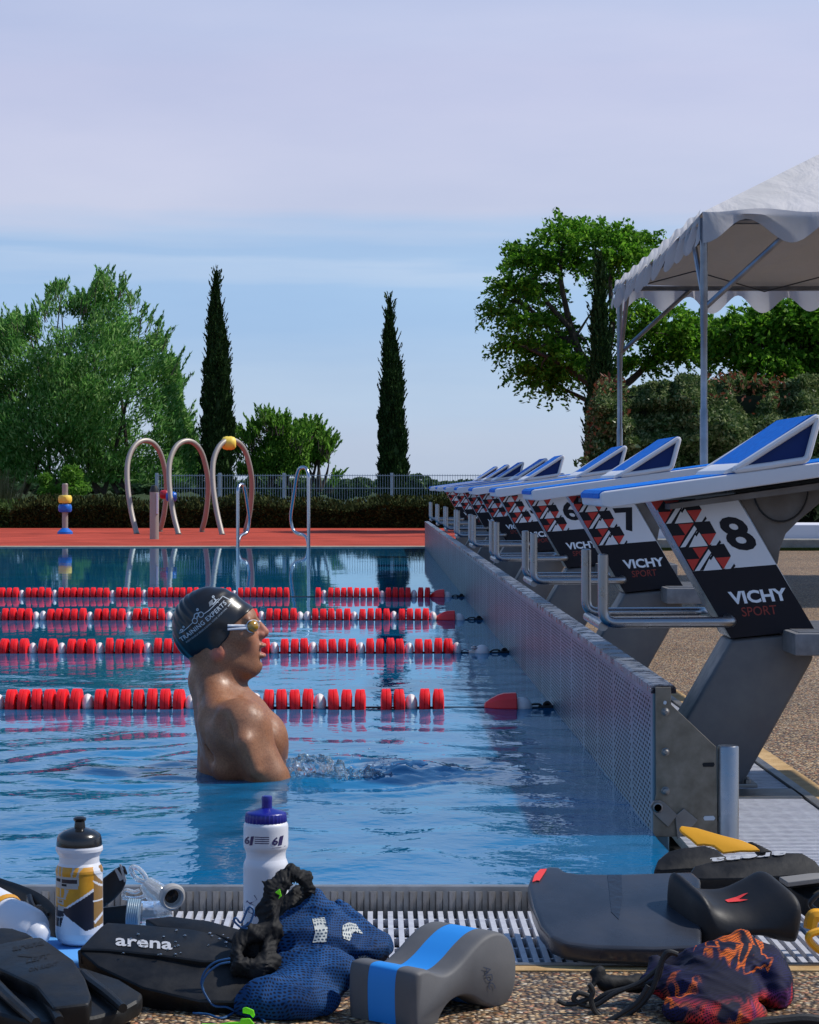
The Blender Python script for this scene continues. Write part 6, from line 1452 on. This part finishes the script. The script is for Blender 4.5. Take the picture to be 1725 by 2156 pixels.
# ---- dark patterned mesh bag at the right
def flame(k):
    n = k.noise(5.5, 2, .5, vec=k.mapped((1.6, 1, .8), (0, .5, 0)), dist=2.4); big = k.noise(7, 2, vec=k.mapped((1, 1, 1), (1, 2, 3)))
    dash = k.ramp(n, [(.0, (0,) * 3), (.455, (0,) * 3), (.475, (1,) * 3), (.50, (1,) * 3), (.52, (0,) * 3)]); m = k.ramp(big, [(.46, (0,) * 3), (.54, (1,) * 3)])
    base = k.ramp(big, [(.0, (.005, .006, .018)), (.42, (.006, .007, .025)), (.52, (.008, .008, .05)), (.66, (.006, .006, .022))])
    c = k.mix(k.math('MULTIPLY', dash, m), base, (.62, .12, .015)); sp = k.n('ShaderNodeSeparateXYZ'); g = k.n('ShaderNodeNewGeometry'); k.l(g.outputs['Position'], sp.inputs[0])
    low = k.math('MULTIPLY', k.ramp(k.math('ADD', sp.outputs[2], .012), [(.0, (.8,) * 3), (.002, (.5,) * 3), (.008, (0,) * 3)]), k.ramp(n, [(.49, (0,) * 3), (.54, (1,) * 3)]))
    return k.mix(low, c, k.ramp(n, [(.5, (.60, .05, .02)), (.58, (.45, .02, .03)), (.68, (.10, .02, .12))]))
M_flame = k_mesh('flame_net', (0, 0, 0), (0, 0, 0), (.004, .004, .010), pitch=.0046, pattern=flame, sc=(.6, 1), off=20)
def Cp(x, y, Y): return W(*c8(x, y), Y)
e8 = 1 / (1.55 * 1.6597) * 3.4 / FP
def bagB(p):
    E = lambda x, y, Y, rx, ry, rz: ell(p, Cp(x, y, Y), (rx * e8, ry, rz * e8))
    d = E(1130, 1010, 3.38, 310, .085, 135); d = smin(d, E(1460, 980, 3.42, 125, .08, 165), .02)
    d = smin(d, caps(p, Cp(900, 900, 3.45), Cp(1290, 745, 3.47), 70 * e8, 50 * e8), .02); d = smin(d, caps(p, Cp(1300, 730, 3.47), Cp(1440, 850, 3.45), 42 * e8, 80 * e8), .015)
    d = smin(d, E(1220, 900, 3.43, 260, .06, 150), .02); d = smin(d, E(1150, 1140, 3.30, 290, .05, 110), .008); d = smin(d, caps(p, Cp(840, 880, 3.42), Cp(820, 1000, 3.38), 45 * e8, 60 * e8), .02)
    return smax(d + wrinkle(p, 21, .0060) + .008, Z0 + .001 - p[2], .004)
root = empty('mesh_bag', (W(1500, 0, 3.4)[0], 3.4, Z0), 'crumpled dark mesh bag with orange and red flame pattern at the lower right', 'bag')
V, F = nets(bagB, (Cp(720, 0, 3.4)[0], 3.20, Z0 - .01), (Cp(1660, 0, 3.4)[0], 3.56, Cp(0, 640, 3.5)[2] + .01), .0032)
OBJ('net_body', V, F, M_flame, root, smooth=True, sharp=0)
M_lacing = mat('black_cord', (.008, .008, .009), .65, bump=(300, .5, .001)); mb = MB()
for pts, Yc_ in (([(960, 830), (900, 820), (860, 900), (830, 1000), (780, 1080), (700, 1150), (600, 1190), (520, 1150), (490, 1080), (500, 1030), (480, 990)], 3.33), ([(940, 810), (880, 860), (850, 960), (760, 1000), (660, 1020), (560, 1050), (500, 1110), (560, 1170), (660, 1190), (760, 1130)], 3.35),
                 ([(310, 1080), (360, 1100), (430, 1090), (480, 1060), (420, 1040), (400, 1080), (500, 1110), (620, 1040), (760, 980), (860, 900)], 3.34), ([(800, 1000), (740, 1090), (640, 1160), (560, 1206), (540, 1260)], 3.30)):
    mb = MB(); mb.add(*tube(spline([Cp(x, y, Yc_) for x, y in pts], 8), .0040, 8)); mb.build('cord', M_lacing, root, smooth=True)
V, F = nets(lambda p: smin(smin(caps(p, Cp(560, 985, 3.38), Cp(740, 990, 3.40), 45 * e8, 52 * e8), caps(p, Cp(530, 925, 3.38), Cp(480, 1040, 3.36), 26 * e8, 20 * e8), .01), caps(p, Cp(500, 930, 3.38), Cp(545, 920, 3.38), 24 * e8, 22 * e8), .006) + wrinkle(p, 31, .003) + .003, (Cp(420, 0, 3.4)[0], 3.33, Cp(0, 1110, 3.4)[2]), (Cp(840, 0, 3.4)[0], 3.45, Cp(0, 870, 3.4)[2]), .003)
OBJ('drawstring_end', V, F, M_cloth, root, smooth=True, sharp=0)
mb = MB(); mb.add(*tube(spline([W(x, y, 3.27) for x, y in ((1560, 2158), (1640, 2150), (1700, 2146), (1760, 2156))], 6), .008, 8)); tag(mb.build('black_cord', M_lacing, smooth=True), 'piece of thick black cord on the pebbles at the bottom right corner', 'cord')
